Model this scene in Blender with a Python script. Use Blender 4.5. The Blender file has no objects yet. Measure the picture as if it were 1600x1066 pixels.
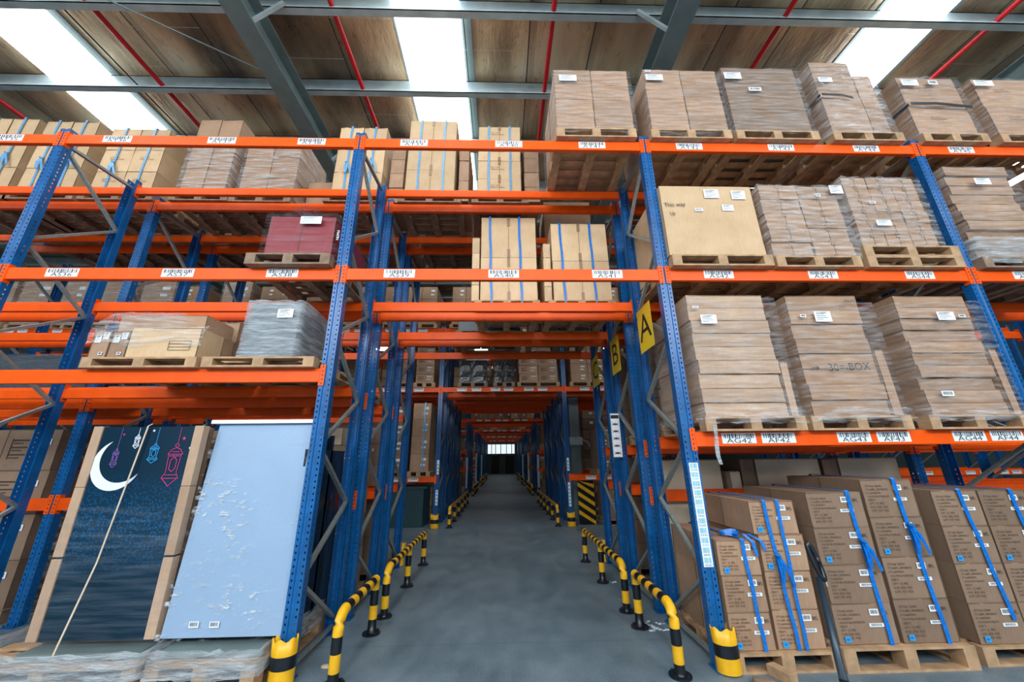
import bpy, bmesh, math, random
from mathutils import Vector, Matrix
random.seed(7)
S = bpy.context.scene
COL = S.collection
PI = math.pi

# ------------------------------------------------------------------ camera
FPX, PIT, YAW, ROL, CH = 579.9, .3099, .0301, .0115, 1.586
c_, s_ = math.cos(YAW), math.sin(YAW); cp, sp = math.cos(PIT), math.sin(PIT); cr, sr = math.cos(ROL), math.sin(ROL)
R0 = Vector((c_, -s_, 0)); F0 = Vector((s_*cp, c_*cp, sp)); U0 = Vector((-sp*s_, -sp*c_, cp))
RX = R0*cr - U0*sr; UP = R0*sr + U0*cr
cam = bpy.data.cameras.new('camera'); camo = bpy.data.objects.new('camera', cam); COL.objects.link(camo)
cam.sensor_fit = 'HORIZONTAL'; cam.sensor_width = 36; cam.lens = FPX/1600*36; cam.clip_start = .05; cam.clip_end = 200
M = Matrix.Identity(4)
for i in range(3):
    M[i][0] = RX[i]; M[i][1] = UP[i]; M[i][2] = -F0[i]
M[2][3] = CH
camo.matrix_world = M
S.camera = camo

def at(px, py, Y):
    """point seen at photo pixel (px,py) on the vertical plane y=Y -> (x, z)"""
    a = (px-800)/FPX; b = (533-py)/FPX
    d = F0 + RX*a + UP*b
    t = Y/d.y
    return d.x*t, CH + d.z*t

# ------------------------------------------------------------------ light and exposure
S.view_settings.view_transform = 'Standard'; S.view_settings.look = 'None'
S.view_settings.gamma = 1; S.view_settings.use_curve_mapping = False
S.view_settings.exposure = .15
W = bpy.data.worlds.new('world'); S.world = W; W.use_nodes = True
W.node_tree.nodes['Background'].inputs[0].default_value = (.55, .75, 1, 1)
W.node_tree.nodes['Background'].inputs[1].default_value = .35
SKYLIGHT = 5.5
def area(name, loc, rot, sx, sy, power, col):
    l = bpy.data.lights.new(name, 'AREA'); l.shape = 'RECTANGLE'; l.size = sx; l.size_y = sy
    l.energy = power; l.color = col
    o = bpy.data.objects.new(name, l); COL.objects.link(o); o.location = loc; o.rotation_euler = rot
    return o
# daylight that enters through the three open dock doors in the wall behind the camera
for i, x in enumerate((-7.5, 0, 7.5)):
    area('dock_daylight', (x, -6.9, 2.6), (math.radians(96), 0, 0), 5.6, 4.8, 75, (.60, .82, 1))
    area('added_high_fill', (x, -6.9, 6.9), (math.radians(70), 0, 0), 6.6, 2.2, 560, (.90, .96, 1))  # added high fill, no known window; lights the front, leaves shelves shaded

# ------------------------------------------------------------------ node helpers
def mat(name):
    m = bpy.data.materials.new(name); m.use_nodes = True
    nt = m.node_tree; b = nt.nodes['Principled BSDF']
    return m, nt, b
class N:
    def __init__(s, nt): s.nt = nt
    def n(s, t, **k):
        x = s.nt.nodes.new(t)
        for a, v in k.items(): setattr(x, a, v)
        return x
    def l(s, a, b): s.nt.links.new(a, b)
    def m(s, op, a, b=None, c=None):
        x = s.n('ShaderNodeMath', operation=op)
        for i, v in enumerate((a, b, c)):
            if v is None: continue
            if isinstance(v, (int, float)): x.inputs[i].default_value = v
            else: s.l(v, x.inputs[i])
        return x.outputs[0]
    def noise(s, scale, detail=3, vec=None, st=None, rough=.5):
        x = s.n('ShaderNodeTexNoise'); x.inputs['Scale'].default_value = scale; x.inputs['Detail'].default_value = detail
        x.inputs['Roughness'].default_value = rough
        if vec is not None:
            if st:
                mp = s.n('ShaderNodeMapping'); mp.inputs['Scale'].default_value = st; s.l(vec, mp.inputs[0]); s.l(mp.outputs[0], x.inputs[0])
            else: s.l(vec, x.inputs[0])
        return x.outputs[0]
    def ramp(s, f, stops):
        r = s.n('ShaderNodeValToRGB'); e = r.color_ramp.elements
        e[0].position = stops[0][0]; e[0].color = (*stops[0][1], 1)
        e[1].position = stops[-1][0]; e[1].color = (*stops[-1][1], 1)
        for p, c in stops[1:-1]:
            q = e.new(p); q.color = (*c, 1)
        s.l(f, r.inputs[0]); return r.outputs[0]
    def mix(s, f, a, b, bt='MIX'):
        x = s.n('ShaderNodeMix', data_type='RGBA', blend_type=bt)
        if isinstance(f, (int, float)): x.inputs[0].default_value = f
        else: s.l(f, x.inputs[0])
        for i, v in ((6, a), (7, b)):
            if isinstance(v, tuple): x.inputs[i].default_value = (*v, 1)
            else: s.l(v, x.inputs[i])
        return x.outputs[2]
    def coord(s, w='Object'): return s.n('ShaderNodeTexCoord').outputs[w]
    def sep(s, v):
        x = s.n('ShaderNodeSeparateXYZ'); s.l(v, x.inputs[0]); return x.outputs
    def bump(s, h, st, bs, d=.01):
        x = s.n('ShaderNodeBump'); x.inputs['Strength'].default_value = st; x.inputs['Distance'].default_value = d
        s.l(h, x.inputs['Height']); s.l(x.outputs[0], bs.inputs['Normal'])

def plain(name, col, rough=.5, metal=0, nz=0, scale=12, spec=None, bump=0):
    m, nt, b = mat(name); n = N(nt)
    b.inputs['Roughness'].default_value = rough; b.inputs['Metallic'].default_value = metal
    if spec is not None: b.inputs['Specular IOR Level'].default_value = spec
    if nz:
        v = n.noise(scale, 4, n.coord())
        d = tuple(c*(1-nz) for c in col)
        n.l(n.ramp(v, [(.3, d), (.7, col)]), b.inputs['Base Color'])
        if bump: n.bump(v, bump, b)
    else: b.inputs['Base Color'].default_value = (*col, 1)
    return m
MT = {}
MT['orange'] = plain('orange_paint', (1.0, .105, .002), .42, 0, .16, 6, spec=.28)
MT['blue'] = plain('blue_paint', (.003, .10, .31), .32, 0, .25, 9)
MT['galv'] = plain('galvanised_steel', (.42, .47, .46), .38, .55, .3, 30)
MT['steelgrey'] = plain('grey_painted_steel', (.20, .27, .27), .45, .1, .25, 3)
MT['purlin'] = plain('purlin_steel', (.50, .60, .62), .4, .25, .25, 4)
MT['red'] = plain('red_pipe_paint', (.62, .012, .02), .35, 0, .15, 8)
MT['yellow'] = plain('yellow_paint', (.95, .50, .012), .35, 0, .2, 14)
MT['black'] = plain('black_paint', (.008, .011, .016), .3, 0, .3, 14)
MT['white'] = plain('white_paper', (.82, .86, .9), .6)
MT['ink'] = plain('black_ink', (.012, .014, .018), .6)
MT['tealink'] = plain('teal_ink', (.03, .42, .52), .6)
MT['signy'] = plain('sign_yellow', (.93, .62, .03), .45, 0, .08, 5)
MT['strap'] = plain('blue_strap', (.005, .20, .72), .25, 0, .35, 40)
MT['strappale'] = plain('pale_blue_strap', (.16, .42, .72), .3, 0, .3, 40)
MT['jackgrey'] = plain('jack_grey_paint', (.035, .06, .085), .35, .2, .2, 8)
MT['wood'] = plain('pallet_wood', (.56, .35, .19), .75, 0, .45, 9, bump=.3)
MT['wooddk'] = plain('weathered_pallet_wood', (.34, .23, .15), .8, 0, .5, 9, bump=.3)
MT['blkbag'] = plain('black_film', (.012, .016, .02), .18, 0, .3, 8, bump=1.0)
MT['binmat'] = plain('green_bin_plastic', (.02, .07, .08), .4, 0, .2, 3)
MT['walld'] = plain('wall_sheet', (.10, .15, .16), .7, 0, .2, 1)
MT['doord'] = plain('door_paint', (.03, .018, .02), .6)
MT['wrapgrey'] = plain('grey_goods', (.10, .13, .15), .4, 0, .35, 3)
MT['redgoods'] = plain('red_carton', (.25, .008, .02), .45, 0, .2, 4)
MT['cream'] = plain('cream_carton', (.66, .53, .38), .7, 0, .12, 5)

def perforated():
    m, nt, b = mat('perforated_blue_paint'); n = N(nt)
    X, Y, Z = n.sep(n.coord())
    ax = n.m('ABSOLUTE', X)
    fx = n.m('MULTIPLY', n.m('LESS_THAN', n.m('ABSOLUTE', n.m('SUBTRACT', ax, .038)), .0062), n.m('LESS_THAN', Y, .0035))
    fy = n.m('MULTIPLY', n.m('GREATER_THAN', ax, .05), n.m('LESS_THAN', n.m('ABSOLUTE', n.m('SUBTRACT', Y, .045)), .006))
    fz = n.m('LESS_THAN', n.m('ABSOLUTE', n.m('SUBTRACT', n.m('FRACT', n.m('MULTIPLY', Z, 20)), .5)), .17)
    h = n.m('MULTIPLY', n.m('MAXIMUM', fx, fy), fz)
    h = n.m('SUBTRACT', 1.0, h)
    n.l(h, b.inputs['Alpha'])
    v = n.noise(7, 4, n.coord())
    n.l(n.ramp(v, [(.3, (.002, .08, .24)), (.7, (.004, .125, .38))]), b.inputs['Base Color'])
    b.inputs['Roughness'].default_value = .3
    return m
MT['perf'] = perforated()

def kraft(name, c1, c2, lines=0):
    m, nt, b = mat(name); n = N(nt)
    oi = n.n('ShaderNodeObjectInfo'); co = n.coord()
    v = n.noise(3.5, 5, co)
    base = n.ramp(v, [(.25, c1), (.75, c2)])
    f = n.noise(60, 2, co, (1, 1, .15))
    base = n.mix(.12, base, n.ramp(f, [(.35, tuple(x*.6 for x in c1)), (.65, c2)]))
    hs = n.n('ShaderNodeHueSaturation'); n.l(base, hs.inputs['Color'])
    n.l(n.m('ADD', n.m('MULTIPLY', oi.outputs['Random'], .28), .86), hs.inputs['Value'])
    n.l(hs.outputs[0], b.inputs['Base Color'])
    b.inputs['Roughness'].default_value = .72
    n.bump(v, .25, b, .01)
    return m
MT['kraft'] = kraft('kraft_cardboard', (.31, .18, .105), (.44, .275, .17))
MT['kraftmid'] = kraft('mid_kraft_cardboard', (.42, .27, .17), (.54, .365, .245))
MT['kraftlt'] = kraft('light_kraft_cardboard', (.56, .37, .20), (.70, .49, .29))
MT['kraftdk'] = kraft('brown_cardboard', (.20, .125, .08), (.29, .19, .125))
MT['seam'] = plain('carton_seam', (.13, .08, .05), .8)
MT['tape'] = plain('brown_tape', (.33, .20, .11), .3)
MT['print'] = plain('carton_print', (.045, .028, .02), .8)

def film(name, tint, lo, hi, sc=(1, 1, 9), rough=.16):
    m = bpy.data.materials.new(name); m.use_nodes = True; nt = m.node_tree; n = N(nt)
    b = nt.nodes['Principled BSDF']; out = nt.nodes['Material Output']
    co = n.coord()
    v = n.noise(3.2, 6, co, sc, .62); w = n.noise(9, 4, co, (1, 1, 5), .6)
    b.inputs['Base Color'].default_value = (*tint, 1); b.inputs['Roughness'].default_value = rough
    n.bump(n.m('ADD', v, w), 1.0, b, .03)
    f = n.n('ShaderNodeMapRange'); f.inputs[1].default_value = .42; f.inputs[2].default_value = .72
    f.inputs[3].default_value = lo; f.inputs[4].default_value = hi; n.l(v, f.inputs[0])  # film highlights painted as noise streaks of the tint
    t = n.n('ShaderNodeBsdfTransparent'); mx = n.n('ShaderNodeMixShader')
    n.l(f.outputs[0], mx.inputs[0]); n.l(t.outputs[0], mx.inputs[1]); n.l(b.outputs[0], mx.inputs[2]); n.l(mx.outputs[0], out.inputs[0])
    return m
MT['film'] = film('clear_stretch_film', (.85, .88, .9), .03, .56, rough=.10)
MT['filmthin'] = film('thin_stretch_film', (.85, .87, .9), .01, .34, rough=.12)
MT['filmfaint'] = film('faint_stretch_film', (.5, .6, .7), .0, .13, (.5, 1, 9), .12)
MT['filmheavy'] = film('milky_stretch_film', (.62, .68, .72), .3, .9)
MT['filmdark'] = film('smoky_stretch_film', (.10, .13, .16), .45, .95)

def foil():
    m, nt, b = mat('foil_insulation'); n = N(nt)
    co = n.coord(); X, Y, Z = n.sep(co)
    v = n.noise(.9, 5, co, (1, .35, 1)); w = n.noise(7, 5, co, (1.5, .5, 1), .65)
    base = n.ramp(v, [(.34, (.17, .12, .085)), (.46, (.48, .33, .20)), (.56, (.86, .63, .39)), (.68, (1.0, .86, .62))])  # bright reflections and dark patches of the foil painted into base colour
    fr = n.m('FRACT', n.m('MULTIPLY', n.m('ADD', X, 1.83), 1/1.17))
    line = n.m('LESS_THAN', fr, .018); band = n.m('LESS_THAN', fr, .12)
    base = n.mix(n.m('MULTIPLY', band, .35), base, (.22, .19, .16))
    base = n.mix(line, base, (.03, .03, .03))
    fy = n.m('LESS_THAN', n.m('FRACT', n.m('ADD', n.m('MULTIPLY', Y, 1/1.9), n.m('MULTIPLY', n.m('FLOOR', n.m('MULTIPLY', n.m('ADD', X, 1.83), 1/1.17)), .37))), .008)
    base = n.mix(n.m('MULTIPLY', fy, .6), base, (.75, .68, .55))
    n.l(base, b.inputs['Base Color'])
    b.inputs['Metallic'].default_value = .35
    n.l(n.ramp(w, [(.3, (.22, .22, .22)), (.7, (.5, .5, .5))]), b.inputs['Roughness'])
    n.bump(n.m('ADD', v, n.m('MULTIPLY', w, .5)), .6, b, .05)
    return m
MT['foil'] = foil()

def emis(name, col, st):
    m, nt, b = mat(name)
    b.inputs['Base Color'].default_value = (.8, .85, .9, 1)
    b.inputs['Emission Color'].default_value = (*col, 1); b.inputs['Emission Strength'].default_value = st
    return m
MT['sky'] = emis('daylight_panel', (.90, .96, 1), SKYLIGHT)
MT['farwin'] = emis('far_window_daylight', (.82, .93, 1), .9)

def concrete():
    m, nt, b = mat('concrete_floor'); n = N(nt)
    co = n.coord(); X, Y, Z = n.sep(co)
    v = n.noise(.8, 6, co, None, .62); w = n.noise(5, 6, co, (1, .5, 1), .65); g = n.noise(70, 3, co)
    base = n.ramp(v, [(.3, (.055, .10, .135)), (.5, (.11, .175, .22)), (.72, (.21, .28, .325))])
    base = n.mix(.35, base, n.ramp(w, [(.3, (.06, .095, .12)), (.7, (.27, .33, .36))]))
    base = n.mix(.10, base, n.ramp(g, [(.4, (.05, .06, .07)), (.6, (.4, .43, .45))]))
    for off, a in ((4.05, Y), (9.3, Y)):
        ln = n.m('LESS_THAN', n.m('ABSOLUTE', n.m('SUBTRACT', a, off)), .004)
        base = n.mix(n.m('MULTIPLY', ln, .5), base, (.05, .06, .07))
    n.l(base, b.inputs['Base Color'])
    n.l(n.ramp(w, [(.3, (.33, .33, .33)), (.7, (.55, .55, .55))]), b.inputs['Roughness'])
    n.bump(g, .12, b, .003)
    return m
MT['floor'] = concrete()

def navy():
    m, nt, b = mat('navy_printed_board'); n = N(nt)
    co = n.coord(); X, Y, Z = n.sep(co)
    v = n.n('ShaderNodeTexVoronoi'); v.inputs['Scale'].default_value = 52; n.l(co, v.inputs[0])
    dots = n.m('LESS_THAN', v.outputs[0], .42)
    band = n.m('MAXIMUM', 0.0, n.m('SUBTRACT', 1.0, n.m('MULTIPLY', n.m('ABSOLUTE', n.m('SUBTRACT', Z, 1.12)), 2.4)))
    base = n.mix(n.m('MULTIPLY', n.m('MULTIPLY', dots, band), .75), (.003, .022, .045), (.006, .10, .26))
    base = n.mix(n.m('MULTIPLY', band, .25), base, (.005, .07, .15))
    n.l(base, b.inputs['Base Color']); b.inputs['Roughness'].default_value = .25
    return m
MT['navy'] = navy()
MT['paleblue'] = plain('pale_blue_board', (.30, .43, .60), .35, 0, .06, 3)
MT['moonw'] = plain('printed_white', (.80, .86, .95), .4)
MT['lblue'] = plain('printed_blue', (.03, .35, .75), .4)
MT['lpink'] = plain('printed_pink', (.60, .04, .22), .4)
MT['lpurp'] = plain('printed_purple', (.22, .12, .40), .4)
def ridge(name):
    m = film(name, (.8, .88, .95), .0, .8, (1, 1, 2.2), .06)
    for nd in m.node_tree.nodes:
        if nd.type == 'MAP_RANGE': nd.inputs[1].default_value = .53; nd.inputs[2].default_value = .66
        if nd.type == 'TEX_NOISE' and abs(nd.inputs['Scale'].default_value-3.2) < .01: nd.inputs['Scale'].default_value = 11
        if nd.type == 'MAPPING': nd.inputs['Rotation'].default_value = (0, .5, 0)
    nt = m.node_tree; n = N(nt); mr = [x for x in nt.nodes if x.type == 'MAP_RANGE'][0]; mx = [x for x in nt.nodes if x.type == 'MIX_SHADER'][0]
    big = n.noise(2.1, 2, n.coord()); k = n.n('ShaderNodeMapRange'); k.inputs[1].default_value = .47; k.inputs[2].default_value = .60; k.inputs[3].default_value = .12; k.inputs[4].default_value = 1; n.l(big, k.inputs[0])
    n.l(n.m('MULTIPLY', mr.outputs[0], k.outputs[0]), mx.inputs[0])  # pale ridges in patches paint the sparkle of the crinkled film
    return m
MT['clearcrinkle'] = ridge('crinkled_clear_film')
MT['unused_film'] = film('crinkled_clear_film', (.75, .85, .95), .0, .65, (1, 1, 1.6), .07)

# ------------------------------------------------------------------ mesh builder
class MB:
    def __init__(s): s.v = []; s.f = []; s.m = []
    def box(s, x0, x1, y0, y1, z0, z1, m=0):
        i = len(s.v)
        s.v += [(x0, y0, z0), (x1, y0, z0), (x1, y1, z0), (x0, y1, z0), (x0, y0, z1), (x1, y0, z1), (x1, y1, z1), (x0, y1, z1)]
        for q in ((0, 3, 2, 1), (4, 5, 6, 7), (0, 1, 5, 4), (1, 2, 6, 5), (2, 3, 7, 6), (3, 0, 4, 7)):
            s.f.append(tuple(i+k for k in q)); s.m.append(m)
        return s
    def prism(s, poly, z0, z1, m=0, cap=True):
        i = len(s.v); n = len(poly)
        s.v += [(x, y, z0) for x, y in poly] + [(x, y, z1) for x, y in poly]
        for k in range(n):
            j = (k+1) % n; s.f.append((i+k, i+j, i+n+j, i+n+k)); s.m.append(m)
        if cap:
            s.f.append(tuple(i+n+k for k in range(n))); s.m.append(m)
            s.f.append(tuple(i+k for k in reversed(range(n)))); s.m.append(m)
        return s
    def tube(s, pts, r, n=12, m=0, mf=None, cap=True):
        pts = [Vector(p) for p in pts]; rings = []
        for k, p in enumerate(pts):
            a = pts[max(k-1, 0)]; b = pts[min(k+1, len(pts)-1)]; t = (b-a).normalized()
            u = t.cross(Vector((0, 0, 1)) if abs(t.z) < .95 else Vector((1, 0, 0))).normalized()
            if k and u.dot(pu) < 0: u = -u
            pu = u; w = t.cross(u)
            i = len(s.v); rr = r[k] if isinstance(r, (list, tuple)) else r
            s.v += [tuple(p + (u*math.cos(2*PI*q/n)+w*math.sin(2*PI*q/n))*rr) for q in range(n)]; rings.append(i)
        for k in range(len(rings)-1):
            a, b = rings[k], rings[k+1]; mm = mf(k) if mf else m
            for q in range(n):
                j = (q+1) % n; s.f.append((a+q, a+j, b+j, b+q)); s.m.append(mm)
        if cap:
            s.f.append(tuple(rings[0]+q for q in range(n))); s.m.append(mf(0) if mf else m)
            s.f.append(tuple(rings[-1]+q for q in reversed(range(n)))); s.m.append(mf(len(rings)-2) if mf else m)
        return s
    def bar(s, a, b, w, h, m=0, upv=(0, 0, 1)):
        """rectangular bar from a to b, width w, height h"""
        a, b = Vector(a), Vector(b); t = (b-a).normalized(); u = t.cross(Vector(upv)).normalized(); v = u.cross(t)
        i = len(s.v)
        for p in (a, b):
            for x, y in ((-1, -1), (1, -1), (1, 1), (-1, 1)): s.v.append(tuple(p+u*(x*w/2)+v*(y*h/2)))
        for q in ((0, 1, 5, 4), (1, 2, 6, 5), (2, 3, 7, 6), (3, 0, 4, 7), (3, 2, 1, 0), (4, 5, 6, 7)):
            s.f.append(tuple(i+k for k in q)); s.m.append(m)
        return s
    def ribbon(s, pts, wd, w, t=.003, m=0):
        """flat strap along pts; wd = width direction"""
        pts = [Vector(p) for p in pts]; i0 = len(s.v); wds = wd if isinstance(wd, list) else [wd]*len(pts)
        for k, p in enumerate(pts):
            a = pts[max(k-1, 0)]; b = pts[min(k+1, len(pts)-1)]; tg = (b-a).normalized(); W_ = Vector(wds[k]).normalized(); nn = tg.cross(W_).normalized()
            for x, y in ((-1, -1), (1, -1), (1, 1), (-1, 1)): s.v.append(tuple(p+W_*(x*w/2)+nn*(y*t/2)))
        for k in range(len(pts)-1):
            a = i0+4*k; b = a+4
            for q in range(4):
                j = (q+1) % 4; s.f.append((a+q, a+j, b+j, b+q)); s.m.append(m)
        s.f.append((i0+3, i0+2, i0+1, i0)); s.m.append(m)
        e = i0+4*(len(pts)-1); s.f.append((e, e+1, e+2, e+3)); s.m.append(m)
        return s
    def add(s, me, mx, m=0):
        i = len(s.v); s.v += [tuple(mx @ v.co) for v in me.vertices]
        for p in me.polygons: s.f.append(tuple(i+k for k in p.vertices)); s.m.append(m)
        return s
    def mesh(s, name, mats, smooth=False):
        me = bpy.data.meshes.new(name); me.from_pydata(s.v, [], s.f)
        for m in (mats if isinstance(mats, (list, tuple)) else [mats]): me.materials.append(MT[m] if isinstance(m, str) else m)
        me.polygons.foreach_set('material_index', s.m)
        if smooth: me.polygons.foreach_set('use_smooth', [True]*len(s.f))
        me.update(); return me
    def build(s, name, mats, parent=None, smooth=False, bevel=0, loc=None):
        return link(name, s.mesh(name, mats, smooth), parent, bevel, loc)
def link(name, me, parent=None, bevel=0, loc=None, rz=0):
    o = bpy.data.objects.new(name, me); COL.objects.link(o)
    if parent: o.parent = parent
    if loc: o.location = loc
    if rz: o.rotation_euler.z = rz
    if bevel:
        b = o.modifiers.new('bevel', 'BEVEL'); b.width = bevel; b.segments = 2; b.limit_method = 'ANGLE'; b.angle_limit = math.radians(50)
    return o
SEEN = {}
def tag(o, label, cat, group=None, kind=None):
    w = label.split()
    if len(w) > 16: label = ' '.join(w[:16]); print('LONG', label)
    o['label'] = label; o['category'] = cat; o['kind'] = kind or 'thing'
    if group: o['group'] = group
    SEEN.setdefault(label, []).append(o.name)
    return o
def empty(name, loc=(0, 0, 0)):
    o = bpy.data.objects.new(name, None); COL.objects.link(o); o.location = loc; o.empty_display_size = .1; return o
def struct(name, mb, mats, **k):
    o = mb.build(name, mats, **k); o['kind'] = 'structure'; return o

TXT = {}
def text_mesh(t):
    if t in TXT: return TXT[t]
    cu = bpy.data.curves.new('txt', 'FONT'); cu.body = t; cu.size = 1; cu.align_x = 'CENTER'; cu.align_y = 'CENTER'; cu.resolution_u = 2
    o = bpy.data.objects.new('txt', cu); COL.objects.link(o)
    me = bpy.data.meshes.new_from_object(o) if t.strip() else bpy.data.meshes.new('t')
    bpy.data.objects.remove(o); TXT[t] = me
    return me
FRONT = Matrix(((1, 0, 0, 0), (0, 0, -1, 0), (0, 1, 0, 0), (0, 0, 0, 1)))     # text plane -> faces -Y
def front_text(mb, t, x, y, z, size, m=0, sx=1, rot=0):
    mb.add(text_mesh(t), Matrix.Translation((x, y, z)) @ Matrix.Rotation(rot, 4, 'Y') @ Matrix.Diagonal((size*sx, 1, size, 1)) @ FRONT, m)
def barcode(mb, x0, x1, y, z0, z1, m, seed):
    r = random.Random(seed); x = x0
    while x < x1-.002:
        w = (x1-x0)*r.choice((.018, .03, .045)); mb.box(x, min(x+w, x1), y-.0004, y, z0, z1, m); x += w+(x1-x0)*r.choice((.02, .03, .045))

# ------------------------------------------------------------------ room shell
XL, XR, YB, YF, ZC = -22, 22, -7.2, 48, 8.95
struct('floor', MB().box(XL, XR, YB, YF, -.2, 0), 'floor')
struct('ceiling', MB().box(XL, XR, YB, YF, ZC, ZC+.15), 'foil')
struct('wall_left', MB().box(XL-.2, XL, YB, YF, 0, ZC), 'walld')
struct('wall_right', MB().box(XR, XR+.2, YB, YF, 0, ZC), 'walld')
wf = MB(); wf.box(XL, -1.75, YF, YF+.2, 0, ZC); wf.box(1.65, XR, YF, YF+.2, 0, ZC); wf.box(-1.75, 1.65, YF, YF+.2, 3.45, ZC); wf.box(-1.75, 1.65, YF, YF+.2, 0, 2.3)
struct('wall_far', wf, 'walld')
wb = MB(); wb.box(XL, XR, YB-.2, YB, 5.1, 5.75); wb.box(XL, XR, YB-.2, YB, 8.05, ZC)
for a, b in ((XL, -11), (-4.1, -3.4), (3.4, 4.1), (11, XR)): wb.box(a, b, YB-.2, YB, 5.75, 8.05)  # high openings invented to go with the added fill lamps
for a, b in ((XL, -10.4), (-4.6, -2.9), (2.9, 4.6), (10.4, XR)): wb.box(a, b, YB-.2, YB, 0, 5.1)
struct('wall_back', wb, 'walld')
struct('window_1', MB().box(-1.75, 1.65, YF+.05, YF+.08, 2.3, 3.45), 'farwin')
fr = MB()
for x in (-1.75, -1.25, -.75, -.1, .6, 1.25, 1.65): fr.box(x-.04, x+.04, YF-.03, YF+.05, 2.3, 3.45)
fr.box(-1.75, 1.65, YF-.03, YF+.05, 2.26, 2.32); fr.box(-1.75, 1.65, YF-.03, YF+.05, 3.43, 3.49)
struct('trim_1', fr, 'walld')
struct('door_1', MB().box(-1.2, -.35, YF-.06, YF, 0, 2.0).box(-1.26, -1.2, YF-.09, YF, 0, 2.06).box(-.35, -.29, YF-.09, YF, 0, 2.06).box(-1.26, -.29, YF-.09, YF, 2, 2.06), 'doord')
struct('door_2', MB().box(.55, 1.45, YF-.06, YF, 0, 2.0).box(.49, .55, YF-.09, YF, 0, 2.06).box(1.45, 1.51, YF-.09, YF, 0, 2.06).box(.49, 1.51, YF-.09, YF, 2, 2.06), 'doord')
# skylight strips
k = 2
for xc in (-15.3, -8.27, -1.26, 7.13, 14.2):
    wn = MB()
    for a, b_ in ((YB+.3, 9.6), (16.4, 18.1), (23.6, 25.0), (30.6, 31.8)): wn.box(xc-.56, xc+.56, a, b_, ZC-.13, ZC-.02)  # hung low so sides light the ceiling; far pieces invented for floor patches
    struct('window_%d' % k, wn, 'sky'); k += 1
    f = MB().box(xc-.62, xc-.56, YB+.3, 44, ZC-.02, ZC+.0); f.box(xc+.56, xc+.60, YB+.3, 44, ZC-.02, ZC); f.box(xc+.62, xc+.74, YB+.3, 44, ZC-.03, ZC)
    struct('trim_%d' % k, f, 'steelgrey')
# rafters (I section), running away from the camera
for nm, x in (('left', -3.93), ('right', 2.78), ('far left', -10.7), ('far right', 9.6)):
    b = MB().box(x-.17, x+.17, YB, 44, 7.98, 8.0).box(x-.012, x+.012, YB, 44, 8.0, 8.43).box(x-.17, x+.17, YB, 44, 8.43, 8.45)
    o = b.build('roof_rafter', 'steelgrey')
    tag(o, 'grey steel roof rafter running away overhead, %s one' % {'left': 'nearer left', 'right': 'nearer right'}.get(nm, nm), 'roof beam', 'steel roof rafters')
# purlins (Z section) across
ys = [.0 + 1.39*i for i in range(12)]
ordn = ['first', 'second', 'third', 'fourth', 'fifth', 'sixth', 'seventh', 'eighth', 'ninth', 'tenth', 'eleventh', 'twelfth', 'thirteenth']
for i, y in enumerate(ys):
    b = MB().box(XL, XR, y, y+.012, 8.45, 8.88).box(XL, XR, y-.10, y, 8.45, 8.465).box(XL, XR, y, y+.1, 8.86, 8.88)
    b.box(XL, XR, y-.10, y-.09, 8.45, 8.50)
    if i >= 2:
        lab = ['nearest in view, at the top edge', 'second, just above the tall stacks', 'third, behind the top stacks'][i-2] if i < 5 else ordn[i-2]+' counted from the camera'
    else: lab = 'above the camera, %s' % ('outer' if i == 0 else 'inner')
    tag(b.build('roof_purlin', 'purlin'), 'pale steel roof purlin running crosswise, '+lab, 'roof beam', 'steel roof purlins')
    for x, sd in ((-3.93, 1), (2.78, -1)):
        pass
for x, lab in ((-9.98, 'far left, cut by the frame edge'), (-6.5, 'over the left stacks'), (-2.69, 'left of the middle skylight'), (.86, 'right of the middle skylight'), (4.7, 'right of the rafter, short visible piece'), (8.33, 'near the top right corner')):
    p = [(x, YB+.2+1.0*i, 8.52) for i in range(31)]
    root = MB().tube(p, .042, 14).build('sprinkler_pipe', 'red', smooth=True)
    tag(root, 'red sprinkler pipe under the roof, '+lab, 'pipe', 'red sprinkler pipes')
for x0, x1, y0, y1, lab in ((2.20, 2.66, 4.02, 4.02, 'right rafter'), (-3.4, -3.82, 4.02, 4.02, 'left rafter'), (-3.4, -3.82, 6.8, 6.8, 'left rafter, farther one'), (2.20, 2.66, 6.8, 6.8, 'right rafter, farther one')):
    tag(MB().bar((x0, y0, 8.46), (x1, y1, 8.02), .05, .05).build('fly_brace', 'purlin'), 'short slanted steel brace beside the '+lab, 'brace', 'short braces on the rafters')
tag(MB().tube([(-6.2, 3.9, 8.4), (-3.95, 5.2, 8.3)], .012, 6).build('wind_brace_rod', 'steelgrey'), 'thin dark brace rod crossing the roof toward left rafter', 'rod')
tag(MB().tube([(-7.0, 4.2, 8.55), (-7.0, 12, 8.55)], .012, 6).build('cable', 'black'), 'thin black cable under roof beside the left skylight', 'cable')

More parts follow.
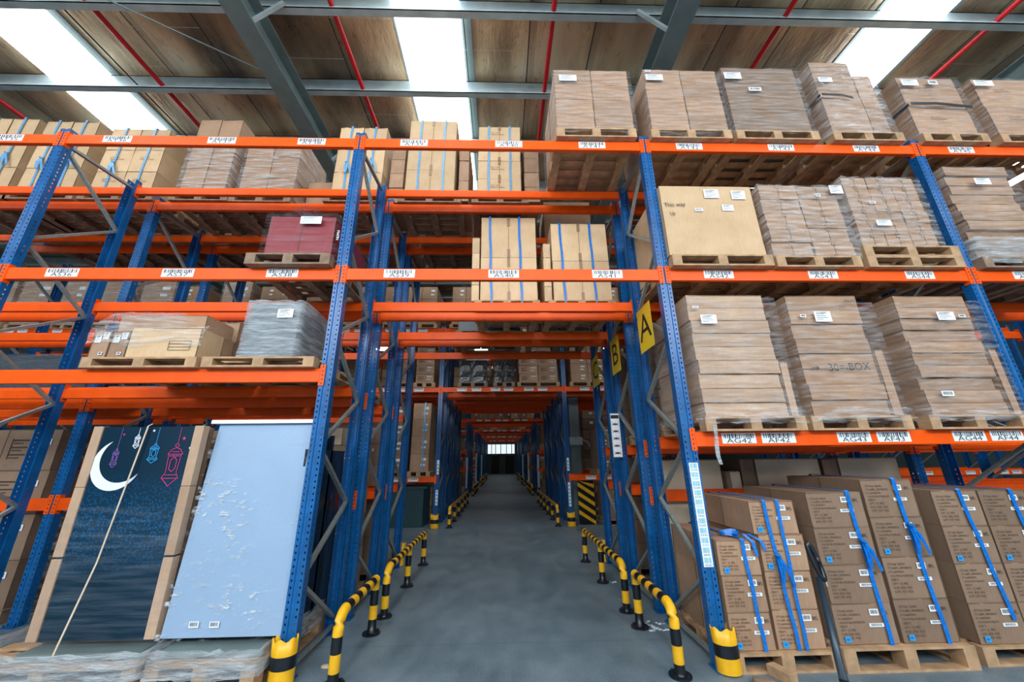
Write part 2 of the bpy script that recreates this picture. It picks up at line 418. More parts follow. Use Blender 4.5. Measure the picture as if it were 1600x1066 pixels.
# ------------------------------------------------------------------ rack parts
def upright_poly():
    o = [(-.0575, .085), (-.0575, 0), (-.018, 0), (-.012, .009), (.012, .009), (.018, 0), (.0575, 0), (.0575, .085)]
    i = [(.0545, .085), (.0545, .003), (.0195, .003), (.0135, .012), (-.0135, .012), (-.0195, .003), (-.0545, .003), (-.0545, .085)]
    return o+i
UPR = MB().prism(upright_poly(), 0, 5.31).mesh('upright', 'perf')
PLATE = MB().box(-.07, .07, -.05, .11, 0, .008).tube([(-.05, -.03, .005), (-.05, -.03, .03)], .009, 8).tube([(.05, -.03, .005), (.05, -.03, .03)], .009, 8).mesh('base_plate', 'blue')
def brace_mesh(d, za, zb):
    b = MB(); a = Vector((0, .05, za)); e = Vector((0, d-.05, zb))
    b.bar(a, e, .03, .038, 0, (1, 0, 0)); return b.mesh('brace', 'galv')
ZIG = [(0, 5.13), (1, 5.19), None, (0, 5.10), (1, 4.5), (0, 3.87), (1, 3.29), (0, 2.80), (1, 2.24), (0, 1.73), (1, 1.18), (0, .65), (1, .14)]
BR = {}
def braces(d):
    if d in BR: return BR[d]
    L = []
    for p, q in zip(ZIG, ZIG[1:]):
        if p is None or q is None: continue
        (sa, za), (sb, zb) = p, q
        if sa == 1: za, zb = zb, za
        L.append(brace_mesh(d, za, zb))
    b = MB().bar((0, .05, .06), (0, d-.05, .06), .03, .03, 0, (1, 0, 0)); L.append(b.mesh('brace', 'galv'))
    BR[d] = L; return L
SIMPLE = {}
def simple_frame(d):
    if d in SIMPLE: return SIMPLE[d]
    b = MB()
    for y0, s in ((0, 1), (d, -1)):
        b.prism([(x, y0+s*y) for x, y in upright_poly()], 0, 5.31, 0, False)
        b.box(-.07, .07, y0-.05, y0+.05, 0, .008, 0)
    for p, q in zip(ZIG, ZIG[1:]):
        if p is None or q is None: continue
        (sa, za), (sb, zb) = p, q
        b.bar((0, .05 if sa == 0 else d-.05, za), (0, .05 if sb == 0 else d-.05, zb), .03, .038, 1, (1, 0, 0))
    SIMPLE[d] = b.mesh('rack_frame', ['blue', 'galv']); return SIMPLE[d]
BAYX = lambda k: 1.73+3.39*k
FRX = {-5: 'fifth left of the aisle', -4: 'fourth left of the aisle', -3: 'third left of the aisle', -2: 'second left of the aisle', -1: 'first left of the aisle', 0: 'first right of the aisle', 1: 'second right of the aisle', 2: 'third right of the aisle', 3: 'fourth right of the aisle', 4: 'fifth right of the aisle'}
def frame(k, y, d, rowname, detail):
    lab = 'blue upright rack frame, %s, %s' % (FRX[k], rowname)
    if not detail:
        o = link('rack_upright', simple_frame(d), None, 0, (BAYX(k), y, 0)); return tag(o, lab, 'rack frame', 'rack frames, '+rowname)
    r = empty('rack_upright', (BAYX(k), y, 0)); tag(r, lab, 'rack frame', 'rack frames, '+rowname)
    link('upright_post', UPR, r); link('upright_post', UPR, r, 0, (0, d, 0), PI)
    link('base_plate', PLATE, r); link('base_plate', PLATE, r, 0, (0, d, 0), PI)
    for m in braces(d): link('brace', m, r)
    return r
BL = 3.39-.118
BSEC = [(-.0, -.065), (.045, -.065), (.05, -.06), (.05, .035), (.028, .038), (.026, .065), (.004, .065), (0, .06)]
def beam_mesh(far=False):
    b = MB(); L = BL/2
    n = len(BSEC); i = 0
    for x in (-L, L): b.v += [(x, y, z) for y, z in BSEC]
    for q in range(n):
        j = (q+1) % n; b.f.append((q, j, n+j, n+q)); b.m.append(0)
    b.f.append(tuple(range(n))); b.m.append(0); b.f.append(tuple(n+q for q in reversed(range(n)))); b.m.append(0)
    return b
BEAM = beam_mesh().mesh('beam_section', 'orange')
def conn(sd):
    b = MB(); a, c = (.010, .054) if sd > 0 else (-.054, -.010)
    b.box(a, c, -.006, -.001, -.10, .10, 0)                       # plate that hooks on the upright's face
    x = .056*sd; b.box(min(x, x+.006*sd), max(x, x+.006*sd), -.006, .05, -.10, .10, 0)
    for z in (-.08, -.04, 0, .04, .08): b.box((a+c)/2-.005, (a+c)/2+.005, -.0075, -.0055, z-.007, z+.007, 1)
    return b.mesh('connector', ['orange', 'ink'])
CONN = {1: conn(1), -1: conn(-1)}
FB = beam_mesh()
for sd in (1, -1):
    x = sd*(BL/2+.025); FB.box(x-.027, x+.027, -.006, -.001, -.1, .1)
FARBEAM = FB.mesh('rack_beam', 'orange')
LBL = {}
def loc_label(t, w=.32, h=.092):
    if t in LBL: return LBL[t]
    b = MB().box(-w/2, w/2, -.0015, 0, -h/2, h/2, 0)
    barcode(b, -w/2+.02, w/2-.02, -.0016, .0, h/2-.006, 1, t)
    front_text(b, t.strip('~') if '~' not in t else '', 0, -.0022, -h/4-.0, .060, 1, 1.65)
    LBL[t] = b.mesh('location_label', ['white', 'ink']); return LBL[t]
BAYN = {-4: 'fifth bay left of aisle', -3: 'fourth bay left of aisle', -2: 'third bay left of aisle', -1: 'second bay left of aisle', 0: 'bay over the aisle', 1: 'first bay right of aisle', 2: 'second bay right of aisle', 3: 'third bay right of aisle', 4: 'fourth bay right of aisle'}
BAYN[-1] = 'first bay left of aisle'; BAYN[-2] = 'second bay left of aisle'; BAYN[-3] = 'third bay left of aisle'; BAYN[-4] = 'fourth bay left of aisle'
def beam(k, y, z, face, desc, detail=False, labels=None, rowname=''):
    """bay k = between frame k-1 and k.  face -1 faces the camera (front), +1 the rear side"""
    x = BAYX(k)-3.39/2
    ry = 0 if face < 0 else PI
    lab = 'orange beam, ' + desc
    if not detail:
        o = link('rack_beam', FARBEAM, None, 0, (x, y, z), ry); return tag(o, lab, 'rack beam', 'rack beams, '+rowname)
    r = empty('rack_beam', (x, y, z)); r.rotation_euler.z = ry; tag(r, lab, 'rack beam', 'rack beams, '+rowname)
    link('beam_section', BEAM, r, .003)
    link('connector', CONN[1], r, 0, (-3.39/2, 0, 0)); link('connector', CONN[-1], r, 0, (3.39/2, 0, 0))
    for (lx, t) in (labels or []):
        o = link('location_label', loc_label(t), r, 0, (lx-x, -.0008, .005)); o['label'] = 'white barcode label reading '+t
    return r
AT, AS, AG, LL = 5.16, 3.438, 1.748, 2.37
ROWN = ['front row', 'second row', 'third row']
def lx(px, py): return at(px, py, 3.49)[0]
FL = {('AT', -2): [(15, 213, 'AT35')], ('AT', -1): [(184, 217, 'AT36'), (347, 219, 'AT37'), (487, 222, 'AT38')], ('AT', 0): [(647, 225, 'AT39'), (795, 227, 'AT40'), (925, 228, 'AT41')],
      ('AT', 1): [(1077, 230, 'AT42'), (1220, 230, 'AT43'), (1353, 232, 'AT44')], ('AT', 2): [(1501, 233, 'AT45')],
      ('AS', -1): [(97, 427, 'AS36'), (278, 427, 'AS37'), (441, 428, 'AS38')], ('AS', 0): [(624, 429, 'AS39'), (787, 429, 'AS40'), (949, 429, 'AS41')],
      ('AS', 1): [(1123, 430, 'AS42'), (1286, 430, 'AS43'), (1437, 430, 'AS44')], ('AS', 2): [(1605, 430, 'AS45')],
      ('AG', 1): [(1154, 683, 'AG42'), (1216, 683, 'AF42'), (1334, 682, 'AG43'), (1396, 682, 'AF43'), (1514, 681, 'AG44'), (1573, 681, 'AF44')]}
ROWS1 = [(3.49, 4.39), (4.67, 5.55), (5.84, 6.71)]
for ri, (y0, y1) in enumerate(ROWS1):
    rn = ROWN[ri]+' of the nearest block'
    for k in range(-3, 3): frame(k, y0, round(y1-y0, 3), rn, True)
    for k in range(-2, 3):
        lv = [('AT', AT, 'top level'), ('AS', AS, 'middle level')]
        if k < 0: lv.append(('LL', LL if ri == 0 else 2.30, 'lower level'))
        if k > 0: lv.append(('AG', AG if ri == 0 else 1.70, 'lower level'))
        if k != 0 and ri > 0: lv.append(('LO', 1.165, 'lowest level'))
        for code, z, ln in lv:
            fl = FL.get((code, k)) if ri == 0 else None
            lab = [(lx(px, py), t) for px, py, t in fl] if fl else None
            if lab:
                ts = [t for _, t in lab]
                desc = 'front one, labelled '+(ts[0] if len(ts) == 1 else ts[0]+' to '+ts[-1])
            else: desc = 'front side, %s, %s, %s' % (BAYN[k], ln, ROWN[ri])
            beam(k, y0, z, -1, desc, True, lab, rn)
            beam(k, y1, z, 1, 'rear side, %s, %s, %s' % (BAYN[k], ln, ROWN[ri]), True, None, rn)
# farther blocks
B2 = [(10.15+1.35*i, 10.15+1.35*i+.95) for i in range(4)]
FARB = [('second block', B2, -5, 4, (1.13, AS, AT)), ('third block', [(18.5+1.175*i, 19.4+1.175*i) for i in range(3)], -2, 1, (1.13, 1.95, AS)),
        ('fourth block', [(25.2+1.175*i, 26.1+1.175*i) for i in range(3)], -2, 1, (1.13, 1.95, AS)), ('fifth block', [(32+1.175*i, 32.9+1.175*i) for i in range(3)], -1, 0, (AS,)), ('sixth block', [(38.8+1.175*i, 39.7+1.175*i) for i in range(3)], -1, 0, (AS,))]
def multilabel(items):
    b = MB()
    for x, t in items:
        b.box(x-.13, x+.13, -.012, -.007, -.045, .045, 0); barcode(b, x-.11, x+.11, -.0122, 0, .035, 1, t); front_text(b, t, x, -.0135, -.022, .045, 1, 1.3)
    return b
for bn, rows, k0, k1, lvs in FARB:
    for ri, (y0, y1) in enumerate(rows):
        rn = ['front row', 'second row', 'third row', 'fourth row'][ri]+' of the '+bn
        ka, kb = (k0, k1) if ri == 0 or (bn == 'second block' and ri == 1) else (max(k0, -2), min(k1, 1))
        for k in range(ka, kb+1): frame(k, y0, round(y1-y0, 3), rn, False)
        for k in range(ka+1, kb+1):
            for z in lvs:
                if k == 0 and z < 3: continue
                zn = {1.13: 'lowest level', 1.95: 'second level', AS: 'middle level', AT: 'top level'}[z]
                for y, f, fn in ((y0, -1, 'front side'), (y1, 1, 'rear side')):
                    o = beam(k, y, z, f, '%s, %s, %s, %s' % (fn, BAYN[k], zn, rn.replace(' of the ', ', ')), rowname=rn)
                    if ri == 0 and f < 0 and z in (AS, AT, 1.13):
                        tx = {'second block': 'AS'}.get(bn, 'AR')
                        for j, dx in enumerate((-1.12, -.72, -.2, .16, .72, 1.1)):
                            q = link('location_label', loc_label('~%s%d' % (tx, j), .26, .09), o, 0, (dx, -.0075, .0)); q['label'] = 'white barcode label'

# ------------------------------------------------------------------ floor hardware
def stripes(L, pat):
    return lambda k: pat(k)
def barrier(x, ys, lab, h=.5, grp='striped floor barriers', detail=True):
    r = empty('floor_barrier', (x, ys[0], 0)); tag(r, lab, 'barrier', grp)
    R = .04; rb = .115; p = []; cols = []
    z = 0
    segs = [(.125, 1), (.115, 0), (.11, 1)]
    for L, c in segs: 
        n = 3
        for i in range(n): p.append((0, 0, z+L*i/n)); cols.append(c)
        z += L
    zt = h-R; zb = zt-rb
    p = [q for q in p if q[2] < zb-.005]; cols = cols[:len(p)]
    for i in range(7):
        a = i/6*PI/2; p.append((0, rb-rb*math.cos(a), zb+rb*math.sin(a))); cols.append(0)
    end = ys[-1]-ys[0]; y = rb; c = 1
    while y < end:
        n = 2
        for i in range(n):
            y2 = min(y+.095*(i+1)/n, end); p.append((0, y2, zt)); cols.append(c)
        y += .095; c = 1-c
    q = [0]+cols
    MB().tube(p, R, 16, mf=lambda k: cols[k+1] if k+1 < len(cols) else cols[k]).build('rail', ['yellow', 'black'], r, True)
    for j, yy in enumerate(ys[1:]):
        MB().tube([(0, yy-ys[0], zz) for zz in (0, .125, .127, .24, .242, .37, .372, zt-.01)], R, 16, mf=lambda k: {0: 1, 1: 1, 2: 0, 3: 0, 4: 1, 5: 1, 6: 0}[k]).build('post', ['yellow', 'black'], r, True)
    for yy in ys:
        b = MB().tube([(0, yy-ys[0], 0), (0, yy-ys[0], .012)], .085, 20)
        for a in range(4): b.tube([(.065*math.cos(a*PI/2+.7), yy-ys[0]+.065*math.sin(a*PI/2+.7), .01), (.065*math.cos(a*PI/2+.7), yy-ys[0]+.065*math.sin(a*PI/2+.7), .028)], .008, 6)
        b.build('base_flange', 'black', r)
for sx, sn in ((-1.262, 'left'), (1.36, 'right')):
    barrier(sx, [3.44, 4.31], 'black and yellow tube barrier, nearest one %s of the aisle' % sn)
    barrier(sx, [4.71, 5.72, 6.78], 'black and yellow tube barrier, second one %s of the aisle' % sn)
    barrier(sx*1.03, [10.15+1.05*i for i in range(6)], 'small striped barrier %s of the aisle at the second rack block' % sn)
    barrier(sx*1.05, [18.6, 19.7, 20.8, 21.9], 'small striped barrier %s of the aisle at the third rack block' % sn)
    barrier(sx*1.05, [25.3, 26.4, 27.5, 28.5], 'tiny striped barrier %s of the aisle at the fourth rack block' % sn)
    barrier(sx*1.05, [32.1, 33.2, 34.3, 35.2], 'tiny striped barrier %s of the aisle at the fifth rack block' % sn)

def guard_mesh(h=.285, r=.092):
    b = MB(); n = 22; a0, a1 = math.radians(-232), math.radians(52)
    zs = [0, h*.36, h*.362, h*.66, h*.662, h]; mm = [0, 0, 1, 1, 0]
    for t, rr in ((0, r), (1, r-.012)):
        for z in zs:
            for i in range(n+1):
                a = a0+(a1-a0)*i/n; zz = z + (.012*math.sin(i*1.3)+.006 if z == h else 0)
                tw = .006*math.sin(z*9+1)
                b.v.append((rr*math.cos(a)+tw, rr*math.sin(a)*.85, zz))
    W_ = n+1; off = W_*len(zs)
    for j in range(5):
        for i in range(n):
            a = j*W_+i
            b.f.append((a, a+1, a+W_+1, a+W_)); b.m.append(mm[j])
            a += off; b.f.append((a, a+W_, a+W_+1, a+1)); b.m.append(mm[j])
    for i in range(n):
        a = 5*W_+i; b.f.append((a, a+1, a+1+off, a+off)); b.m.append(0)
    for i in (0, n):
        for j in range(5):
            a = j*W_+i; q = (a, a+W_, a+W_+off, a+off); b.f.append(q if i == 0 else q[::-1]); b.m.append(mm[j])
    return b.mesh('column_guard', ['yellow', 'black'], True)
GM = guard_mesh(); GM2 = guard_mesh(.30, .10)
for x, y, m, l in ((BAYX(-1)-.005, 3.47, GM, 'nearest, left of the aisle'), (BAYX(0)+.025, 3.47, GM, 'nearest, right of the aisle'), (BAYX(-1), 10.1, GM2, 'at second block, left of the aisle'), (BAYX(0), 10.1, GM2, 'at second block, right of the aisle'), (BAYX(-1), 6.76, GM2, 'behind the left barriers'), (BAYX(0), 6.76, GM2, 'behind the right barriers')):
    o = link('column_guard', m, None, 0, (x, y, .009)); tag(o, 'yellow and black column guard around upright foot, '+l, 'column guard', 'column guards')
    if 'behind' in l: o.rotation_euler.z = PI

# signs
def sign(t, x, ya, yb, z0, z1, ln):
    r = MB().box(x-.003, x, min(ya, yb), max(ya, yb), z0, z1).build('aisle_sign', 'signy')
    tag(r, 'yellow aisle sign with a black letter %s, hung on right-hand frame' % t, 'sign', 'yellow aisle letter signs')
    MB().box(x, 1.717, (ya+yb)/2-.012, (ya+yb)/2+.012, z1-.07, z1-.05).box(x, 1.717, (ya+yb)/2-.012, (ya+yb)/2+.012, z0+.05, z0+.07).build('hanging_clip', 'galv', r)
    b = MB(); h = (z1-z0)
    # reads for someone in the aisle looking right: x axis of text -> -Y
    mx = Matrix.Translation((x-.0042, (ya+yb)/2, (z0+z1)/2)) @ Matrix(((0, 0, -1, 0), (-1, 0, 0, 0), (0, 1, 0, 0), (0, 0, 0, 1))) @ Matrix.Diagonal((h*.98, h*.86, 1, 1))
    b.add(text_mesh(t), mx); o = b.build('letter', 'ink', r); o['label'] = 'black letter '+t
sign('A', 1.655, 3.78, 4.18, 2.755, 3.275, '')
sign('B', 1.655, 4.96, 5.36, 2.755, 3.275, '')
sign('C', 1.655, 6.13, 6.55, 2.79, 3.30, '')
# notice plate
n = MB().box(1.575, 1.712, 5.438, 5.442, 1.60, 2.22).build('load_notice', 'steelgrey'); tag(n, 'grey load notice plate with small diagrams on an upright', 'notice')
b = MB().box(1.582, 1.705, 5.4365, 5.438, 1.61, 2.21, 0).box(1.585, 1.702, 5.436, 5.4364, 2.14, 2.19, 1)
for i in range(5):
    z = 2.06-.1*i
    for x in (1.60, 1.643, 1.685): b.box(x-.0015, x+.0015, 5.436, 5.4364, z-.03, z+.035, 1)
    b.box(1.598, 1.688, 5.436, 5.4364, z-.012, z-.006, 1); b.box(1.61, 1.675, 5.436, 5.4364, z-.006, z+.012, 2)
b.build('printed_panel', ['white', 'ink', 'redgoods'], n)
# vertical barcode strip on the right-hand upright
xs, zt = at(1100, 723, 3.49); xb, zb = at(1117, 886, 3.49)
st = MB().box(1.69, 1.772, 3.4875, 3.4885, zb, zt, 0); names = ['AT44', 'AS44', 'AG44', 'AT43', 'AS43', 'AF43', 'AG43', 'AT42', 'AS42', 'AF42', 'AG42']
hh = (zt-zb)/len(names)
for i, t in enumerate(names):
    z = zt-hh*(i+1); teal = t.startswith('AS')
    barcode(st, 1.70, 1.762, 3.4874, z+hh*.38, z+hh*.93, 2 if teal else 3, t)
    front_text(st, t, 1.731, 3.4868, z+hh*.17, .024, 2 if teal else 1, 1.1)
o = st.build('barcode_strip', ['white', 'ink', 'tealink', 'tealink']); tag(o, 'long white strip of barcode labels stuck on right-hand front upright', 'label strip')
def strip(x, y, z0, z1, lab, w=.06):
    b = MB().box(x-w/2, x+w/2, y-.003, y-.001, z0, z1, 0); z = z0+.05
    while z < z1-.05: b.box(x-w/3, x+w/3, y-.0034, y-.003, z, z+.03, 1); z += .085
    tag(b.build('barcode_strip', ['white', 'tealink']), 'narrow white barcode strip on upright, '+lab, 'label strip', 'small barcode strips')
strip(BAYX(-1)+.02, 10.15, 1.25, 1.60, 'second block left, upper')
strip(BAYX(-1)+.02, 10.15, .52, .88, 'second block left, lower')
strip(BAYX(0), 10.15, 1.30, 1.62, 'second block right, upper')
strip(BAYX(0), 10.15, .45, 1.02, 'second block right, lower')
strip(BAYX(-1)+.02, 18.5, .35, 1.7, 'third block left', .09)
strip(BAYX(0), 18.5, .35, 1.8, 'third block right', .09)
strip(BAYX(-1)+.02, 25.2, .3, 2.0, 'fourth block left', .1)
strip(BAYX(0), 25.2, .3, 2.0, 'fourth block right', .1)
strip(BAYX(-1)+.02, 32, .3, 2.0, 'fifth block left', .1)
strip(BAYX(0), 32, .3, 2.0, 'fifth block right', .1)
# building column + bracket, hazard board
c = MB().box(2.02, 2.30, 11.18, 11.20, 0, 8.45).box(2.02, 2.30, 11.42, 11.44, 0, 8.45).box(2.15, 2.17, 11.20, 11.42, 0, 8.45).build('steel_column', 'steelgrey')
tag(c, 'grey steel building column rising behind the second rack block, right', 'column')
MB().box(1.98, 2.36, 11.13, 11.18, 1.98, 2.2).tube([(2.36, 11.15, 2.12), (2.5, 11.1, 2.05), (2.56, 11.1, 1.92)], .02, 8).build('bracket', 'purlin', c)
hz = MB().box(1.98, 2.40, 10.32, 10.36, 0, 1.05, 0)
for i in range(6):
    z = -.02+.22*i; b = [(1.98, z+.27), (2.40, z), (2.40, z+.1), (1.98, z+.37)]
    q = [(x, min(max(zz, 0), 1.05)) for x, zz in b]
    k0 = len(hz.v); hz.v += [(x, 10.318, zz) for x, zz in q]; hz.f.append((k0, k0+1, k0+2, k0+3)); hz.m.append(1)
tag(hz.build('hazard_board', ['black', 'yellow']), 'black board with diagonal yellow hazard stripes beside the right column guard', 'board')

# ------------------------------------------------------------------ pallets and cartons
def board_mesh(w, d, h, mt): return MB().box(-w/2, w/2, 0, d, 0, h).mesh('board', mt)
PM = {}
def pallet(x0, x1, y0, y1, z, label, dark=False, detail=True, h=.13, group='wooden pallets'):
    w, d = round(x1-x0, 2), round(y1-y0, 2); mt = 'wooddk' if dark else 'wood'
    key = (w, d, dark, h, detail)
    parts = PM.get(key)
    if parts is None:
        parts = []; t = .018; hb = h-3*t
        n = 7; bw = .095
        for i in range(n):
            y = (d-bw)*i/(n-1); parts.append(('deck_board', MB().box(0, w, y, y+bw, h-t, h)))
        for x in (0, w/2-.05, w-.10): parts.append(('stringer_board', MB().box(x, x+.10, 0, d, h-2*t, h-t)))
        for x in (0, w/2-.05, w-.10):
            for y in (0, d/2-.06, d-.12): parts.append(('block', MB().box(x, x+.10, y, y+.12, t, h-2*t)))
        for x in (0, w/2-.05, w-.10): parts.append(('bottom_board', MB().box(x, x+.10, .09, d-.09, 0, t)))
        for y in (0, d-.09): parts.append(('bottom_board', MB().box(0, w, y, y+.09, 0, t)))
        if detail:
            parts = [(nm, b.mesh(nm, mt)) for nm, b in parts]
        else:
            b = MB()
            for _, q in parts:
                i = len(b.v); b.v += q.v; b.f += [tuple(i+k for k in f) for f in q.f]; b.m += q.m
            parts = b.mesh('pallet', mt)
        PM[key] = parts
    if detail:
        r = empty('pallet', (x0, y0, z)); tag(r, label, 'pallet', group)
        for nm, me in parts: link(nm, me, r)
        return r
    return tag(link('pallet', parts, None, 0, (x0, y0, z)), label, 'pallet', group)

CM = {}
def carton_mesh(w, d, h, mt, seam):
    key = (round(w, 3), round(d, 3), round(h, 3), mt, seam)
    if key in CM: return CM[key]
    r = random.Random(str(key)); j = lambda a=.004: r.uniform(-a, a)
    b = MB(); nx, nz = 4, 2
    # slightly bowed front/back, crushed corners
    P = {}
    def v(ix, iy, iz):
        k = (ix, iy, iz)
        if k not in P:
            x = w*ix/nx; y = d*iy; z = h*iz/nz
            ex = .004 if ix in (0, nx) else 0; 
            bow = .006*math.sin(PI*ix/nx)*math.sin(PI*iz/nz)
            P[k] = len(b.v); b.v.append((x+(ex if ix == 0 else -ex)+j(.003), y+(-bow if iy == 0 else bow)+j(.003), min(max(z+(j(.003) if 0 < iz < nz else 0), 0), h)))
        return P[k]
    for ix in range(nx):
        for iz in range(nz):
            b.f.append((v(ix, 0, iz), v(ix+1, 0, iz), v(ix+1, 0, iz+1), v(ix, 0, iz+1))); b.m.append(0)
            b.f.append((v(ix+1, 1, iz), v(ix, 1, iz), v(ix, 1, iz+1), v(ix+1, 1, iz+1))); b.m.append(0)
        b.f.append((v(ix, 0, nz), v(ix+1, 0, nz), v(ix+1, 1, nz), v(ix, 1, nz))); b.m.append(0)
        b.f.append((v(ix, 1, 0), v(ix+1, 1, 0), v(ix+1, 0, 0), v(ix, 0, 0))); b.m.append(0)
    for iz in range(nz):
        b.f.append((v(0, 1, iz), v(0, 0, iz), v(0, 0, iz+1), v(0, 1, iz+1))); b.m.append(0)
        b.f.append((v(nx, 0, iz), v(nx, 1, iz), v(nx, 1, iz+1), v(nx, 0, iz+1))); b.m.append(0)
    if seam == 1:      # tape down the middle of the front and over the top
        b.box(w/2-.022, w/2+.022, -.0085, -.004, h*.78, h-.001, 1); b.box(w/2-.022, w/2+.022, -.0085, -.004, 0.001, h*.2, 1)
        b.box(w/2-.002, w/2+.002, -.0092, -.006, .001, h-.001, 2)
    if seam == 2:      # open flap edge along the top of the front
        b.box(.004, w-.004, -.002, .004, h-.008, h-.003, 2)
    b.box(0.0, .004, -.001, .003, .004, h-.004, 2)
    b.box(w-.004, w, -.001, .003, .004, h-.004, 2)
    CM[key] = b.mesh('carton', [mt, 'tape', 'seam']); return CM[key]
SLAB = {}
def sticker(w, h, kind=0):
    k = (round(w, 3), round(h, 3), kind)
    if k in SLAB: return SLAB[k]
    b = MB().box(0, w, -.0012, 0, 0, h, 0)
    if kind == 0: barcode(b, w*.12, w*.88, -.0013, h*.25, h*.85, 1, str(k))
    elif kind == 1:
        for i in range(4): b.box(w*.1, w*(.5+.1*((i*7) % 4)), -.0014, -.0012, h*(.2+.17*i), h*(.25+.17*i), 1)
        barcode(b, w*.15, w*.8, -.0014, h*.8, h*.93, 1, 'p')
    elif kind == 2:
        b.m = [2]*len(b.m); barcode(b, w*.2, w*.8, -.0013, h*.3, h*.75, 1, 'q')
    SLAB[k] = b.mesh('shipping_label', ['white', 'ink' if kind != 2 else 'strap', 'lblue']); return SLAB[k]
BLK = {}
def text_block(w, lines, sz, nm='printed_text'):
    k = (round(w, 2), tuple(lines), sz)
    if k in BLK: return BLK[k]
    b = MB()
    for i, t in enumerate(lines):
        me = text_mesh(t); mw = max((v.co.x for v in me.vertices), default=1)*2
        f = min(1.0, w/(mw*sz)) if mw*sz > 0 else 1
        front_text(b, t, mw*sz*f/2, -.0015, -i*sz*1.25, sz, 0, f)
    BLK[k] = b.mesh(nm, 'print'); return BLK[k]
SHOE = ['STYLE# 150044', 'P.O.#BFL_ERM00010', 'P.O.#0005001', 'COLOR BLACK/BLACK', 'SIZE 9', 'QTY  12  PRS', 'N.W.  8.20  KGS', 'G.W.  9.27  KGS', 'MADE IN CHINA']
RW = ['bottom layer', 'second layer', 'third layer', 'fourth layer', 'fifth layer', 'sixth layer', 'seventh layer', 'eighth layer', 'ninth layer', 'tenth layer']
CW = {1: [''], 2: ['left column', 'right column'], 3: ['left column', 'middle column', 'right column'], 4: ['first column', 'second column', 'third column', 'fourth column']}
COLN = {'kraftmid': 'tan', 'kraft': 'brown', 'kraftlt': 'light brown', 'kraftdk': 'dark brown', 'cream': 'cream', 'redgoods': 'dark red', 'wrapgrey': 'grey', 'blkbag': 'black wrapped'}
FROZEN = []
LUMPG = 'second block cartons'; LUMP = MB(); LUMPON = [False]
def lump_take(x0, x1, y0, y1, z0, z1, cols, rows, mt):
    if not LUMPON[0]: return False
    w = (x1-x0)/cols; h = (z1-z0)/rows; r = random.Random(x0); mi = {'kraft': 0, 'kraftdk': 1, 'kraftlt': 2}[mt]
    for c in range(cols):
        for k in range(rows):
            a = x0+w*c; y = y0+r.uniform(0, .02); z = z0+h*k
            LUMP.box(a+.005, a+w-.005, y, y1, z, z+h-.006, mi); LUMP.box(a+w*.6, a+w*.85, y-.003, y, z+h*.6, z+h*.75, 3); LUMP.box(a+w*.58, a+w*.8, y-.003, y, z+h*.3, z+h*.42, 3)
    return True
def stack(where, x0, x1, y0, y1, z0, z1, cols=1, rows=1, nd=1, mt='kraft', seam=2, jit=.006, deco=None, group=None, widths=None, shift=None, only=None):
    """cartons stood in columns, rows and depth; every carton is a thing of its own"""
    if group == LUMPG and lump_take(x0, x1, y0, y1, z0, z1, cols, rows, mt): return []
    out = []; w = (x1-x0)/cols; h = (z1-z0)/rows; d = (y1-y0)/nd
    for r in range(rows):
        for c in range(cols):
            for e in range(nd):
                if only and not only(c, r, e): continue
                sx = shift(r) if shift else 0
                ww = w*.992
                me = carton_mesh(ww, d*.985, h*.994, mt, seam)
                lw = [COLN[mt]+' carton']
                rw = '' if rows == 1 else ('top layer' if r == rows-1 else RW[r])
                ps = [p for p in (rw, CW[cols][c], '' if nd == 1 else ('front' if e == 0 else 'behind')) if p]
                o = link('carton', me, None, 0, (x0+w*c+w*.004+random.uniform(-jit, jit)*.5+sx, y0+d*e+random.uniform(0, jit)*1.5, z0+h*r))
                tag(o, lw[0]+', '+', '.join(ps+[where]), 'carton', group or ('cartons '+where))
                if deco and e == 0: deco(o, ww, h*.994, r, c)
                out.append(o)
    return out
def deco_shoe(o, w, h, r, c):
    tb = link('printed_text', text_block(w*.42, SHOE[:8], h*.075), o, 0, (w*.07, -.0075, h*.82))
    link('shipping_label', sticker(.075, .045), o, 0, (w*.60, -.009, h*.70))
    link('shipping_label', sticker(.12, .025), o, 0, (w*.55, -.009, h*.42))
    if (r+c) % 2 == 0: link('shipping_label', sticker(.045, .04, 2), o, 0, (w*.10, -.0095, h*.06))
    q = MB(); front_text(q, 'BFL', .03, -.0015, 0, .035, 0, .9); k = ('bfl',)
    if k not in BLK: BLK[k] = q.mesh('printed_text', 'ink')
    link('printed_text', BLK[k], o, 0, (w*.80, -.0085, h*.76))
def deco_lines(o, w, h, r, c):
    link('printed_text', text_block(w*.5, ['QTY: 1 PCS', 'MADE IN CHINA'], .028), o, 0, (w*.3, -.0085, h*.62))
def deco_small(o, w, h, r, c):
    link('shipping_label', sticker(w*.25, h*.14), o, 0, (w*.62, -.009, h*.62)); link('shipping_label', sticker(w*.2, h*.1), o, 0, (w*.60, -.009, h*.34))
    k = ('glyph', round(w, 2), round(h, 2))
    if k not in BLK:
        q = MB()
        for i in range(3): q.box(0, w*.3, -.0012, 0, -h*.18*i, -h*.18*i+h*.03); q.box(w*.02, w*.2, -.0012, 0, -h*.18*i-h*.07, -h*.18*i-h*.05)
        q.box(-w*.02, -w*.005, -.0012, 0, -h*.45, h*.05); BLK[k] = q.mesh('printed_mark', 'print')
    link('printed_mark', BLK[k], o, 0, (w*.15, -.0085, h*.72))

